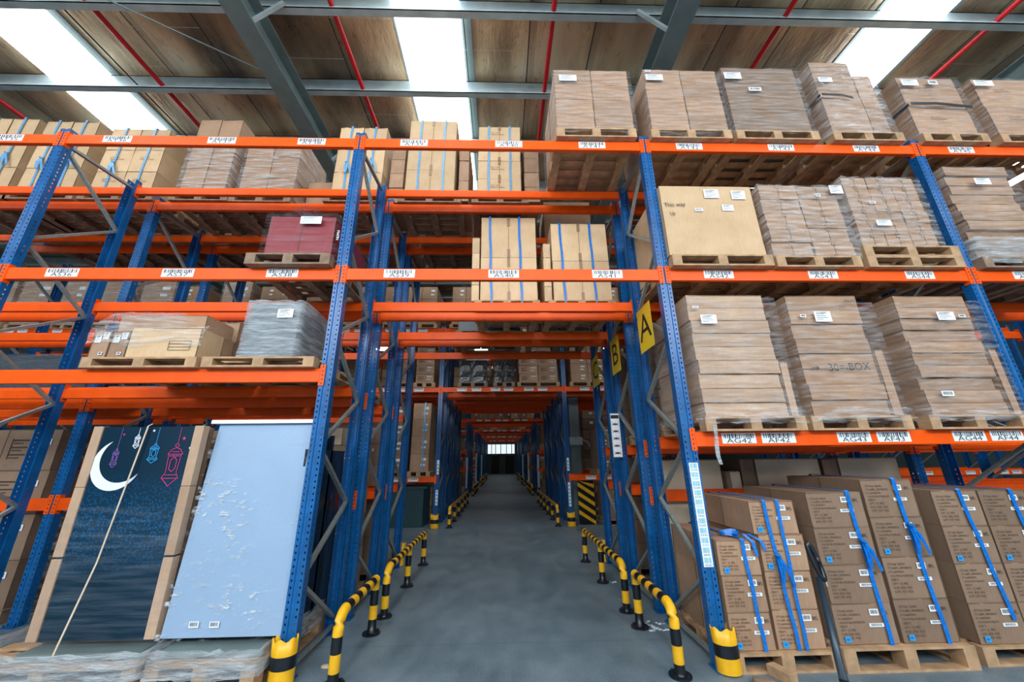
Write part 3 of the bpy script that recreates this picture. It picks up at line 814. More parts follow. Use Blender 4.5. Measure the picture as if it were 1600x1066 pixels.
def wrap(label, x0, x1, y0, y1, z0, z1, mt='film', amp=.012, top=False, flare=0, group='stretch wraps', slips=(), off=.014, lean=0):
    """a sleeve of stretch film pulled round a load"""
    r = random.Random(label); b = MB()
    x0 -= off; x1 += off; y0 -= off+.006; y1 += off
    nx, ny = 14, 12; nz = max(4, int((z1-z0)/.05))
    per = []
    for i in range(nx): per.append((x0+(x1-x0)*i/nx, y0, 0, -1))
    for i in range(ny): per.append((x1, y0+(y1-y0)*i/ny, 1, 0))
    for i in range(nx): per.append((x1-(x1-x0)*i/nx, y1, 0, 1))
    for i in range(ny): per.append((x0, y1-(y1-y0)*i/ny, -1, 0))
    n = len(per)
    for k in range(nz+1):
        t = k/nz; z = z0+(z1-z0)*t
        for i, (x, y, ax, ay) in enumerate(per):
            a = amp*abs(r.gauss(0, .5)) + flare*(1-t)**2
            zz = z + (r.uniform(-.012, .012) if k in (0, nz) else 0)
            b.v.append((x+ax*a+lean*t, y+ay*a, zz))
    for k in range(nz):
        for i in range(n):
            j = (i+1) % n; b.f.append((k*n+i, k*n+j, (k+1)*n+j, (k+1)*n+i)); b.m.append(0)
    if top: b.f.append(tuple(nz*n+i for i in range(n))); b.m.append(0)
    o = b.build('stretch_wrap', mt, None, True); tag(o, label, 'plastic wrap', group)
    for (sx, sz, sw, sh, kind) in slips:
        q = link('packing_slip', sticker(sw, sh, kind), o, 0, (sx, y0-amp-.006, sz)); q['label'] = 'white paper slip'
    return o
def strap(label, x, y0, y1, z0, z1, mt='strap', w=.026, knot=None, dx=0, group='blue straps'):
    """strap up the front, over the top and down the back"""
    n = 8; p = []
    for i in range(n+1): p.append((x+dx*i/n+.004*math.sin(i*1.7), y0-.014, z0+(z1-z0)*i/n))
    p.append((x+dx, y0-.008, z1+.012)); 
    for i in range(1, 5): p.append((x+dx, y0+(y1-y0)*i/4, z1+.012))
    p.append((x+dx, y1+.014, z1+.0)); p.append((x+dx, y1+.014, z0))
    o = MB().ribbon(p, (1, 0, 0), w).build('strap', mt); tag(o, label, 'strap', group)
    if knot is not None:
        zk = z0+(z1-z0)*knot; kx = x+dx*knot; yy = y0-.03
        b = MB()
        b.tube([(kx-.02, yy, zk+.012), (kx, yy-.012, zk), (kx+.022, yy, zk-.012)], [.012, .018, .012], 8)
        b.build('knot', mt, o, True)
        b = MB()
        b.ribbon([(kx, yy, zk), (kx-.01, yy-.02, zk-.08), (kx+.0, yy-.015, zk-.2), (kx+.02, yy-.02, zk-.1), (kx+.005, yy-.01, zk)], (1, .2, 0), w*.9)
        b.ribbon([(kx, yy, zk), (kx+.04, yy-.02, zk-.07), (kx+.075, yy-.012, zk-.17), (kx+.09, yy-.01, zk-.22)], (1, .2, .1), w*.9)
        b.build('loose_end', mt, o)
    return o

# ---- right bay, floor level: strapped shoe cartons
YF0 = 3.47
def side_print(o, w, d, h):
    mx = Matrix.Translation((-.006, d*.5, h*.68)) @ Matrix(((0, 0, -1, 0), (-1, 0, 0, 0), (0, 1, 0, 0), (0, 0, 0, 1))) @ Matrix.Diagonal((.055, .055, 1, 1))
    b = MB(); b.add(text_mesh('SKECHERS'), mx); b.build('printed_text', 'ink', o)
pallet(1.77, 2.66, 3.43, 4.42, 0, 'wooden pallet on floor beside the right column guard', group='floor pallets')
g = 'strapped cartons by the right upright'
wA = 'in strapped pile beside right column guard'
L = stack(wA, 1.81, 2.165, YF0, 4.35, .135, .917, 1, 3, 2, 'kraft', 2, .004, deco_shoe, g)
for o in L[::2]: side_print(o, .35, .43, .26)
stack('in strapped pile, second tier from right column guard', 2.18, 2.575, YF0, 4.35, .135, .955, 1, 3, 2, 'kraft', 2, .004, deco_shoe, g)
stack('single topmost one beside the orange low beam', 2.155, 2.56, YF0+.005, 4.34, .958, 1.218, 1, 1, 2, 'kraft', 2, .004, deco_shoe, g)
strap('blue strap on the shortest strapped column beside column guard', 2.07, YF0, 4.35, .12, .917, dx=-.04, w=.03)
strap('blue strap, left of two on second strapped column', 2.34, YF0, 4.34, .12, 1.218, knot=.62, dx=-.06, w=.03)
strap('blue strap, right of two on second strapped column', 2.40, YF0, 4.34, .12, 1.218, dx=0, w=.028)
cb = MB()
for j in range(3):
    cb.ribbon([(2.02+.075*math.cos(a)*(1+.08*j), 3.62+.05*math.sin(a), .935+.012*j+.006*math.sin(2*a)) for a in [i*PI/8 for i in range(17)]], (0, .3, 1), .014)
cb.ribbon([(2.0, 3.6, .94), (2.08, 3.5, .955), (2.12, 3.45, .90), (2.13, 3.44, .80)], (1, 0, 0), .028); cb.ribbon([(1.98, 3.6, .94), (2.12, 3.5, .955), (2.19, 3.45, .91), (2.21, 3.44, .84)], (1, 0, 0), .028)
cb.ribbon([(1.9, 3.65, .93), (1.82, 3.6, .96), (1.76, 3.56, .95), (1.73, 3.58, .97)], (0, 1, .4), .026)
tag(cb.build('strap_coil', 'strap'), 'loose coil of blue strap lying on top of short carton column', 'strap')
pallet(2.64, 3.70, 3.40, 4.42, 0, 'wooden pallet on floor under the two tall strapped columns', h=.16, group='floor pallets')
g = 'tall strapped cartons on middle floor pallet'
stack('in left column on middle floor pallet', 2.665, 3.165, YF0-.02, 4.35, .165, 1.285, 1, 4, 2, 'kraftdk', 2, .004, deco_shoe, g)
stack('in right column on middle floor pallet', 3.19, 3.66, YF0-.02, 4.35, .165, 1.385, 1, 4, 2, 'kraftdk', 2, .004, deco_shoe, g)
strap('blue strap with bow on left column of middle floor pallet', 3.08, YF0-.02, 4.35, .15, 1.285, knot=.66, dx=-.05, w=.034)
strap('blue strap with hanging loop on tallest floor column', 3.55, YF0-.02, 4.35, .15, 1.385, knot=.7, dx=-.07, w=.034)
pallet(3.80, 4.85, 3.44, 4.42, 0, 'wooden pallet on floor at the right photo edge', h=.13, group='floor pallets')
g = 'strapped cartons on right floor pallet'
stack('in left column on right floor pallet', 3.83, 4.255, YF0, 4.35, .135, 1.285, 1, 4, 2, 'kraftdk', 2, .004, deco_shoe, g)
stack('in right column on right floor pallet', 4.275, 4.72, YF0+.01, 4.35, .135, 1.28, 1, 4, 2, 'kraftdk', 2, .004, deco_shoe, g)
strap('blue strap on left column of right floor pallet', 4.17, YF0, 4.35, .3, 1.285, dx=-.1, w=.034)
strap('blue strap at right photo edge, lowest shelf opening', 4.62, YF0+.01, 4.35, .3, 1.28, dx=-.06, w=.034)
# big cartons behind, second row floor
g = 'big cartons behind the low orange beam'
for x0, x1, z1, mt, lab in ((1.92, 2.70, 1.56, 'cream', 'left, seen past the upright'), (2.80, 2.93, 1.42, 'cream', 'narrow upright one'), (2.95, 3.12, 1.56, 'kraftdk', 'dark slim one'), (3.14, 3.95, 1.56, 'cream', 'wide middle one'), (3.99, 4.18, 1.55, 'kraftdk', 'slim dark one on the right'), (4.2, 4.96, 1.56, 'cream', 'wide right one')):
    pallet(x0-.01, x1+.01, 4.76, 5.4, 0, 'low pallet behind low beam under big carton, '+lab, True, False, group='hidden floor pallets')
    o = link('carton', carton_mesh(x1-x0, .62, z1-.13, mt, 2), None, 0, (x0, 4.77, .131)); tag(o, 'tall %s carton behind low orange beam, %s' % (COLN[mt], lab), 'carton', g)
# ---- right bay, lower shelf (AG / AF)
zb = AG+.066
def slipdeco(*a): pass
pallet(1.86, 2.80, 3.40, 4.45, zb, 'pale pallet on lower right shelf above label AG42', group='pallets on the lower right shelf')
pallet(2.87, 3.83, 3.42, 4.45, zb, 'pallet on lower right shelf above label AF43', group='pallets on the lower right shelf')
pallet(4.00, 4.98, 3.42, 4.45, zb, 'pallet on lower right shelf above label AG44', group='pallets on the lower right shelf')
z0 = zb+.13
stack('above label AG42', 1.90, 2.71, 3.45, 4.4, z0, 3.19, 1, 9, 1, 'kraftmid', 2, .02)
stack('slim upright one right of AG42 pile', 2.715, 2.79, 3.45, 4.35, z0, 2.47, 1, 1, 1, 'kraftmid', 2, .004)
L = stack('above label AF43', 2.94, 3.70, 3.45, 4.4, z0, 3.18, 1, 8, 1, 'kraft', 2, .022)
stack('slim upright one right of AF43 pile', 3.705, 3.80, 3.45, 4.35, z0, 2.59, 1, 1, 1, 'kraft', 2, .004)
stack('above label AG44', 4.10, 4.87, 3.45, 4.4, z0, 3.18, 1, 10, 1, 'kraft', 2, .03)
stack('slim upright one right of AG44 pile', 4.885, 4.965, 3.45, 4.35, z0, 2.6, 1, 1, 1, 'kraft', 2, .004)
def handwriting(items, lab):
    b = MB()
    for t, px, py, sz, rot in items:
        x, z = at(px, py, 3.44); front_text(b, t, x, 3.436, z, sz, 0, 1, rot)
    return b
for it, own in (((('30=-BOX', 1327, 574, .105, -.03), ('→', 1275, 575, .05, 0)), L[3]), ((('M6177', 1327, 471, .04, .05), ('1116', 1315, 480, .035, .05)), L[7])):
    b = MB()
    for t, px, py, sz, rot in it:
        x, z = at(px, py, 3.432)
        if t == '→':
            x -= own.location.x; z -= own.location.z; y = 3.43-own.location.y
            b.bar((x-.04, y, z), (x+.02, y, z), .001, .008, 0); b.bar((x, y, z+.02), (x+.03, y, z), .001, .01, 0); b.bar((x, y, z-.02), (x+.03, y, z), .001, .01, 0)
        else: front_text(b, t, x-own.location.x, 3.43-own.location.y, z-own.location.z, sz, 0, 1, rot)
    q = b.build('handwriting', 'ink', own); q['label'] = 'black marker writing'
def slipat(px, py, w, h, kind=1, Y=3.42):
    x, z = at(px, py, Y); return (x-w/2, z-h/2, w, h, kind)
GR = 'clear wraps on the lower right shelf'
wrap('thin clear wrap around the pile above label AG42', 1.90, 2.79, 3.45, 4.4, zb+.07, 3.15, 'filmthin', .010, group=GR, slips=[slipat(1107, 499, .16, .095), slipat(1086, 480, .06, .025, 0)])
wrap('thin clear wrap around the pile above label AF43', 2.93, 3.81, 3.45, 4.4, zb+.07, 3.1, 'filmthin', .010, group=GR, slips=[slipat(1285, 495, .17, .11), slipat(1254, 494, .06, .03, 0)])
wrap('thin clear wrap around the pile above label AG44', 4.07, 4.98, 3.45, 4.4, zb+.07, 3.1, 'filmthin', .010, group=GR, slips=[slipat(1477, 494, .18, .09), slipat(1502, 494, .07, .03, 0), slipat(1480, 615, .12, .05, 0)])
GR = 'gathered film skirts at the pallets'
wrap('gathered film skirt at the foot of the AG42 pile', 1.88, 2.80, 3.43, 4.42, zb+.07, zb+.20, 'film', .018, flare=.02, group=GR)
wrap('gathered film skirt at the foot of the AF43 pile', 2.90, 3.83, 3.43, 4.42, zb+.08, zb+.20, 'film', .018, flare=.02, group=GR)
wrap('gathered film skirt at the foot of the AG44 pile', 4.03, 4.99, 3.43, 4.42, zb+.08, zb+.20, 'film', .018, flare=.02, group=GR)
b = MB(); p = [(*at(px, py, 3.38),) for px, py in ((1118, 664), (1121, 680), (1122, 697), (1124, 712), (1129, 726))]
b.ribbon([(x, 3.40, z) for x, z in p], [(1, .3*math.sin(i*2), 0) for i in range(5)], .035, .004)
tag(b.build('film_strip', 'filmheavy'), 'torn strip of clear film hanging over beam by label AG42', 'plastic wrap')
for lab, xw in (('AG42', 1.90), ('AF43', 2.94)):
    for i, (dy, z) in enumerate(((.10, 2.9), (.14, 2.75), (.2, 2.45), (.12, 2.2))):
        pass
# ---- right bay, middle shelf (AS42-44)
zb = AS+.066; z0 = zb+.13
pallet(1.80, 2.88, 3.40, 4.5, zb, 'light new pallet under the big plain box, label AS42', group='pallets on the middle right shelf')
r = link('large_box', carton_mesh(1.06, 1.05, .89, 'kraftlt', 0), None, 0, (1.79, 3.44, z0+.012)); tag(r, 'very large plain light brown box above label AS42', 'box')
for px, py, w, h, kd in ((1111, 303, .17, .115, 1), (1153, 305, .16, .115, 1), (1137, 325, .13, .08, 1), (1092, 328, .09, .04, 0)):
    x, z = at(px, py, 3.43); link('shipping_label', sticker(w, h, kd), r, 0, (x-w/2-1.79, -.012, z-h/2-z0-.012))
b = MB(); x, z = at(1054, 320, 3.43); front_text(b, 'This way', x-1.79, -.014, z-z0-.012, .075, 0, .9, -.05); x, z = at(1050, 328, 3.43); front_text(b, 'Up', x-1.79, -.014, z-z0-.06, .06, 0, .9, -.05)
x, z = at(1037, 300, 3.43); 
b.bar((x-1.80, -.014, z-z0-.05), (x-1.80, -.014, z-z0+.03), .001, .02); b.bar((x-1.76, -.014, z-z0-.05), (x-1.76, -.014, z-z0+.03), .001, .02)
q = b.build('handwriting', 'ink', r); q['label'] = 'marker writing reading This way Up'
pallet(2.93, 3.86, 3.42, 4.5, zb, 'pallet above label AS43 in middle right shelf', group='pallets on the middle right shelf')
pallet(3.93, 5.0, 3.42, 4.5, zb, 'lower of two stacked pallets above label AS44', group='pallets on the middle right shelf')
pallet(3.93, 5.0, 3.42, 4.5, zb+.131, 'upper of two stacked pallets above label AS44', group='pallets on the middle right shelf')
stack('above label AS43', 2.95, 3.86, 3.45, 4.4, z0, 4.57, 2, 5, 1, 'kraft', 1, .012)
stack('above label AS44', 3.97, 4.85, 3.45, 4.4, z0+.135, 4.70, 3, 6, 1, 'kraft', 1, .012)
GR = 'wraps on the middle right shelf'
wrap('shiny clear wrap around the stack above label AS43', 2.94, 3.88, 3.45, 4.4, z0-.02, 4.56, 'film', .014, group=GR, slips=[slipat(1305, 297, .15, .11), slipat(1277, 306, .05, .035, 0)])
wrap('smoky clear wrap around the stack above label AS44', 3.96, 4.87, 3.45, 4.4, z0+.13, 4.68, 'film', .014, group=GR, slips=[slipat(1380, 349, .17, .07), slipat(1362, 317, .07, .03, 0)])
pallet(5.22, 6.2, 3.42, 4.5, zb, 'pallet beyond second right upright, middle shelf', True, group='pallets on the middle right shelf')
stack('in flat layers above label AS45', 5.27, 6.06, 3.45, 4.4, z0, 4.87, 1, 10, 1, 'kraft', 2, .035)
wrap('clear wrap with gathered foot above label AS45', 5.26, 6.08, 3.45, 4.4, zb+.05, z0+.25, 'filmheavy', .016, group=GR)
wrap('thin clear wrap on flat layers above label AS45', 5.26, 6.08, 3.45, 4.4, z0+.3, 4.85, 'filmthin', .012, group=GR, slips=[slipat(1534, 284, .19, .085)])
stack('partly seen right of AS45 pile', 6.3, 7.0, 3.45, 4.4, z0, 4.75, 1, 4, 1, 'kraftdk', 2, .03)
pallet(6.28, 7.1, 3.42, 4.5, zb, 'pallet at right photo edge, middle shelf', True, group='pallets on the middle right shelf')
# ---- top shelf, right half
zb = AT+.066; z0 = zb+.125
GT = 'pallets on the top shelf'
for x0, x1, lab in ((.66, 1.62, 'AT41'), (1.80, 2.78, 'AT42'), (2.84, 3.86, 'AT43'), (4.04, 4.92, 'AT44'), (5.17, 6.0, 'AT45')):
    pallet(x0, x1, 3.42, 4.52, zb, 'wooden pallet on top shelf above label '+lab, group=GT)
pallet(6.16, 7.1, 3.42, 4.52, zb, 'wooden pallet on top shelf, rightmost in view', group=GT)
stack('above label AT41', .67, 1.62, 3.45, 4.45, z0, 6.34, 2, 4, 2, 'kraft', 0, .004)
stack('above label AT42', 1.83, 2.78, 3.45, 4.45, z0, 6.37, 2, 4, 1, 'kraft', 0, .004)
stack('above label AT43', 2.86, 3.83, 3.45, 4.45, z0+.03, 6.43, 1, 3, 1, 'kraftdk', 0, .004)
stack('above label AT44', 4.07, 4.60, 3.45, 4.45, z0, 6.57, 1, 2, 1, 'kraft', 0, .01)
stack('loose right column above label AT44', 4.61, 4.84, 3.45, 4.35, z0, 6.34, 1, 2, 1, 'kraft', 0, .01)
stack('above label AT45', 5.18, 5.96, 3.45, 4.45, z0, 6.32, 1, 2, 1, 'kraft', 0, .01, deco_lines)
stack('on top shelf, rightmost in view', 6.2, 7.0, 3.45, 4.45, z0, 6.32, 1, 2, 1, 'kraft', 0, .01, deco_lines)
GR = 'wraps on the top shelf'
wrap('thin clear wrap around the stack above label AT41', .66, 1.63, 3.45, 4.45, z0-.05, 6.3, 'filmthin', .008, group=GR, slips=[slipat(887, 122, .22, .10)])
wrap('thin clear wrap around the stack above label AT42', 1.82, 2.79, 3.45, 4.45, z0-.08, 6.34, 'filmthin', .008, group=GR, slips=[slipat(1022, 121, .22, .10), slipat(1012, 111, .07, .03, 0)])
wrap('clear wrap with highlights around the stack above AT43', 2.85, 3.84, 3.45, 4.45, z0-.02, 6.4, 'filmthin', .012, group=GR, slips=[slipat(1144, 119, .22, .11), slipat(1179, 140, .16, .06, 0)])
wrap('bright crinkled wrap around the stack above AT44', 4.06, 4.85, 3.45, 4.45, z0-.03, 6.5, 'film', .018, flare=.03, group=GR, slips=[slipat(1288, 126, .18, .08)])
wrap('clear wrap around the two boxes above AT45', 5.17, 5.97, 3.45, 4.45, z0-.03, 6.3, 'filmthin', .014, group=GR, slips=[slipat(1420, 130, .22, .10), slipat(1456, 130, .12, .07, 0)])
wrap('clear wrap on rightmost top shelf boxes', 6.19, 7.01, 3.45, 4.45, z0-.03, 6.3, 'filmthin', .014, group=GR, slips=[slipat(1535, 131, .26, .09)])
b = MB(); b.ribbon([(5.19, 3.42, 5.83), (5.5, 3.405, 5.82), (5.98, 3.42, 5.79)], (0, 0, 1), .04, .004); b.ribbon([(5.17, 3.43, 5.83), (5.155, 3.9, 5.82), (5.155, 4.4, 5.8)], (0, 0, 1), .04, .004)
tag(b.build('dark_band', 'ink'), 'dark band tied round the boxes above label AT45', 'band')
b = MB(); b.ribbon([(4.06, 3.41, 5.95), (4.3, 3.40, 5.93), (4.45, 3.41, 5.9)], (0, 0, 1), .03, .004); b.ribbon([(4.045, 3.42, 5.95), (4.03, 3.9, 5.9), (4.03, 4.4, 5.87)], (0, 0, 1), .03, .004)
tag(b.build('dark_band', 'ink'), 'dark band tied round the stack above label AT44', 'band')
# second row, behind the right top shelf
GT = 'pallets on the top shelf, second row'
stack('behind AT44 and AT45, second row top shelf', 5.9, 6.8, 4.72, 5.5, z0, 7.05, 1, 2, 1, 'kraftlt', 0, .01)
stack('taller one behind AT46 gap, second row top shelf', 7.35, 8.2, 4.72, 5.5, z0, 7.75, 1, 3, 1, 'kraftlt', 0, .01)
for x0, x1, l in ((1.9, 2.9, 'first right'), (3.0, 3.95, 'second right'), (4.05, 5.0, 'third right'), (5.85, 6.85, 'fourth right'), (7.3, 8.25, 'fifth right')):
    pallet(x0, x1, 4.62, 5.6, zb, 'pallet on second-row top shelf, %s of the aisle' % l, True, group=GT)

# ---- centre bay, second row, middle shelf: two strapped tall stacks
zb = AS+.066; z0 = zb+.13
for a, b_, c1, top, lab in ((-.36, .50, -.30, 4.945, 'left'), (.64, 1.52, .70, 4.85, 'right')):
    pallet(a, b_+.02, 4.58, 5.62, zb, 'pallet under the %s strapped stack over the aisle' % lab, group='pallets over the aisle')
    stack('in the %s strapped stack over the aisle' % lab, a+.07, b_, 4.60, 5.55, z0, top, 1, 2, 1, 'kraftlt', 1, .004)
    stack('narrow column beside %s strapped stack over aisle' % lab, a-.05, a+.06, 4.62, 5.5, z0, top-.32, 1, 4, 1, 'kraftlt', 2, .003)
    w = b_-a-.07
    strap('blue strap, left one on the %s stack over the aisle' % lab, a+.07+w*.2, 4.60, 5.55, z0-.06, top, dx=-.03+.0*w, w=.03)
    strap('blue strap, right one on the %s stack over the aisle' % lab, a+.07+w*.72, 4.60, 5.55, z0-.06, top, dx=-.02, w=.03)
# third row middle shelf: low grey goods on pallets
for i, (x0, x1) in enumerate(((-.75, .35), (.45, 1.5))):
    pallet(x0, x1, 5.8, 6.75, zb, 'pallet on third-row shelf over the aisle, %s' % ('left', 'right')[i], True, group='pallets over the aisle')
    stack('low on third-row shelf over aisle, '+('left', 'right')[i], x0+.03, x1-.03, 5.85, 6.7, z0, z0+.45, 2, 1, 1, 'wrapgrey' if i == 0 else 'kraft', 0, .01)
# ---- top shelf left half, second row: strapped carton stacks
zb = AT+.066; z0 = zb+.13
TOPS = [(-8.0, -7.2, 6.75, 2, 3, 'far left, cut by the photo edge', 'kraftlt'), (-7.06, -6.27, 6.70, 2, 3, 'behind label AT35 upright', 'kraftlt'), (-6.03, -5.15, 6.57, 2, 3, 'behind label AT36', 'kraftlt'),
        (-4.75, -4.09, 6.78, 2, 3, 'behind label AT37', 'kraft'), (-2.54, -1.80, 6.66, 2, 3, 'behind the upright by AT38', 'kraftlt'), (-1.45, -.70, 6.82, 1, 3, 'behind label AT39', 'kraftlt'), (-.36, .31, 6.71, 1, 4, 'behind label AT40', 'kraftlt')]
for x0, x1, zt, c, r_, lab, mt in TOPS:
    pallet(x0-.08, x1+.1, 4.62, 5.62, zb, 'pallet on top shelf second row, '+lab, True, group='pallets on the top shelf, second row left')
    stack(lab, x0, x1, 4.66, 5.56, z0, zt, c, r_, 2 if lab in ('behind label AT36', 'behind label AT35 upright') else 1, mt, 1 if c == 1 else 2, .006, deco_lines if lab in ('behind label AT36', 'behind label AT40') else None, 'strapped cartons on the top shelf, left half')
    if mt != 'kraft':
        w = x1-x0
        strap('pale blue strap, left one, stack '+lab, x0+w*.25, 4.66, 5.56, z0, zt, 'strappale', .03, .45 if c == 2 else None, group='pale blue straps on top shelf')
        strap('pale blue strap, right one, stack '+lab, x0+w*.75, 4.66, 5.56, z0, zt, 'strappale', .03, .5 if c == 2 and lab != 'behind label AT36' else None, group='pale blue straps on top shelf')
wrap('shiny wrap on tall stack behind label AT37', -4.77, -4.07, 4.66, 5.56, z0, 6.3, 'film', .014, group='wraps on top shelf left half')
for x0, x1, y0, zt, c, r_, lab in ((-3.98, -3.15, 4.75, 6.55, 2, 3, 'deeper right of AT37 stack'), (-3.1, -2.7, 5.0, 5.9, 1, 2, 'small pair left of AT38 upright'), (-1.74, -1.52, 4.8, 6.45, 1, 4, 'slim column right of AT38 upright'), (-.66, -.5, 4.75, 6.5, 1, 3, 'slim column right of AT39 stack'), (.36, .6, 4.75, 6.45, 1, 4, 'slim column right of AT40 stack')):
    stack(lab, x0, x1, y0, 5.56, z0, zt, c, r_, 1, 'kraft', 2, .01)
pallet(-4.0, -3.1, 4.64, 5.62, zb, 'pallet on second-row top shelf between AT37 and AT38', True, group='pallets on the top shelf, second row left')
wrap('crinkled wrap around boxes deeper right of AT37 stack', -3.98, -3.15, 4.75, 5.56, z0, 6.5, 'film', .014, group='wraps on top shelf left half')
# third row top shelf: pallets seen from below
for i in range(9):
    x0 = -7.9+1.08*i
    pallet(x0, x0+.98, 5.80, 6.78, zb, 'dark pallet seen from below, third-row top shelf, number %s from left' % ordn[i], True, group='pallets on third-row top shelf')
    stack('on third-row top shelf, %s from left' % ordn[i], x0+.05, x0+.93, 5.85, 6.7, z0, 6.1+.12*((i*5) % 3), 1, 1, 1, 'kraft', 0, .01)
# ---- left bay, middle shelf: red wrapped load
zb = AS+.066
pallet(-2.60, -1.75, 3.40, 4.45, zb, 'old pallet under the dark red goods, label AS38', True, h=.125, group='pallets on the left shelves')
stack('wrapped above label AS38', -2.46, -1.77, 3.45, 4.38, zb+.13, 4.10, 2, 1, 1, 'redgoods', 0, .002)
rw = wrap('clear loose wrap over the dark red goods, label AS38', -2.48, -1.75, 3.45, 4.4, zb+.10, 4.12, 'filmfaint', .016, flare=.02, group='wraps on the left shelves', slips=[slipat(487, 345, .22, .09)])
b = MB(); front_text(b, 'MAFIN', 0, 0, 0, .04, 0, 1, PI/2); q = b.build('printed_text', 'white', rw); q.location = (*[at(528, 368, 3.42)[0]], 3.415, at(528, 368, 3.42)[1])
b = MB(); r = random.Random(3); nn = 12
for i in range(nn+1):
    t = i/nn; x = -2.35+.62*t; z = 4.12+.13*math.sin(PI*min(1, t*1.15+.05))
    for j in range(7): b.v.append((x+r.uniform(-.01, .01), 3.47+.13*j, z*(1)+r.uniform(-.012, .012)-.01*j))
for i in range(nn):
    for j in range(6): a = i*7+j; b.f.append((a, a+7, a+8, a+1)); b.m.append(0)
tag(b.build('film_hood', 'film', None, True), 'puffed clear film hood on top of the dark red goods', 'plastic wrap')
# ---- left bay, lower shelf
zb = LL+.066; z0 = zb+.10
pallet(-3.88, -2.84, 3.42, 4.5, zb, 'orange-brown pallet under long flat cartons, lower left shelf', h=.10, group='pallets on the left shelves')
pallet(-2.79, -1.76, 3.42, 4.5, zb, 'pallet under the grey wrapped load, lower left shelf', h=.10, group='pallets on the left shelves')
LS = 'on lower left shelf'
def lcart(x0, x1, y0, y1, z, z1, mt, lab, dec=None):
    o = link('carton', carton_mesh(x1-x0, y1-y0, z1-z, mt, 2), None, 0, (x0, y0, z)); tag(o, lab, 'carton', 'cartons on lower left shelf')
    if dec: dec(o, x1-x0, z1-z)
    return o
def d2(o, w, h):
    link('shipping_label', sticker(w*.33, h*.28, 1), o, 0, (w*.2, -.009, h*.55)); link('shipping_label', sticker(w*.33, h*.25, 1), o, 0, (w*.6, -.009, h*.68)); link('shipping_label', sticker(w*.22, h*.1, 0), o, 0, (w*.6, -.009, h*.1))
lcart(-3.87, -3.705, 3.45, 4.4, z0, 2.80, 'kraft', 'narrow labelled carton end, leftmost on lower left shelf', d2)
lcart(-3.70, -3.535, 3.45, 4.4, z0, 2.80, 'kraft', 'narrow labelled carton end, second on lower left shelf', d2)
q = lcart(-3.53, -2.88, 3.45, 3.75, z0, 2.83, 'kraftlt', 'long carton with printed box outline, lower left shelf')
b = MB(); 
for z in (.07, .10, .13, .16): b.box(.38, .58, -.009, -.0085, z, z+.004)
for x in (.38, .58): b.box(x, x+.004, -.009, -.0085, .07, .164)
b.build('printed_frame', 'print', q)
for i in range(4): lcart(-3.50, -2.89, 3.76+.16*i, 3.91+.16*i, z0, 2.83, 'kraft', 'long carton, %s behind the printed one on lower left shelf' % ordn[i])
lcart(-3.85, -3.0, 3.62, 4.0, 2.835, 3.03, 'kraft', 'wrapped upper carton on lower left shelf, front')
lcart(-3.75, -2.95, 4.02, 4.40, 2.835, 3.10, 'kraft', 'plain upper carton on lower left shelf, rear')
# draped film over these
b = MB(); r = random.Random(5); nx, ny = 16, 10
for i in range(nx+1):
    for j in range(ny+1):
        x = -3.90+1.06*i/nx; t = j/ny
        if t < .35: y = 3.425; z = 2.66+.16*(t/.35)+.03*math.sin(i*.7)
        elif t < .5: y = 3.43+.17*(t-.35)/.15; z = 2.86+(.16 if i < 10 else .16*max(0, (13-i)/3))*(t-.35)/.15
        else: y = 3.6+.85*(t-.5)/.5; z = (3.05+.04*(t-.5)*2 if i < 10 else 2.88+.17*max(0, (13-i)/3))
        b.v.append((x+r.uniform(-.008, .008), y+r.uniform(-.006, .004), z+r.uniform(-.006, .010)))
for i in range(nx):
    for j in range(ny): a = i*(ny+1)+j; b.f.append((a, a+ny+1, a+ny+2, a+1)); b.m.append(0)
tag(b.build('draped_film', 'film', None, True), 'crumpled clear film draped over cartons on lower left shelf', 'plastic wrap')
stack('in grey wrapped load on lower left shelf', -2.47, -1.99, 3.47, 4.40, z0, 3.10, 1, 2, 1, 'wrapgrey', 0, .002)
wrap('glossy film around the grey load on lower left shelf', -2.48, -1.98, 3.47, 4.42, z0-.01, 3.12, 'filmheavy', .014, top=True, flare=.015, group='wraps on the left shelves', slips=[(at(435, 489, 3.44)[0], at(435, 497, 3.44)[1], .15, .09, 1)])
# dark wrapped goods farther left
x0 = at(0, 560, 4.72)[0]; x1 = at(92, 560, 4.72)[0]
pallet(-6.7, -5.15, 4.68, 5.5, 2.366, 'pallet under dark wrapped goods at left photo edge', True, False, group='pallets on the left shelves')
stack('dark, at left photo edge beside the upright', -6.65, -5.2, 4.72, 5.4, 2.50, 2.92, 2, 1, 1, 'wrapgrey', 0, .01)
wrap('smoky film over goods at left photo edge', -6.66, -5.18, 4.72, 5.4, 2.49, 2.93, 'filmdark', .014, top=True, group='wraps on the left shelves')
# second/third row, lower shelf, left bay: pallets and goods under
for i, (x0, x1) in enumerate(((-4.8, -3.9), (-3.75, -2.85), (-2.75, -1.8))):
    pallet(x0, x1, 4.62, 5.6, 2.366, 'dim pallet on second-row lower shelf, %s' % ['left', 'middle', 'right'][i], True, False, group='pallets on second-row lower shelf')
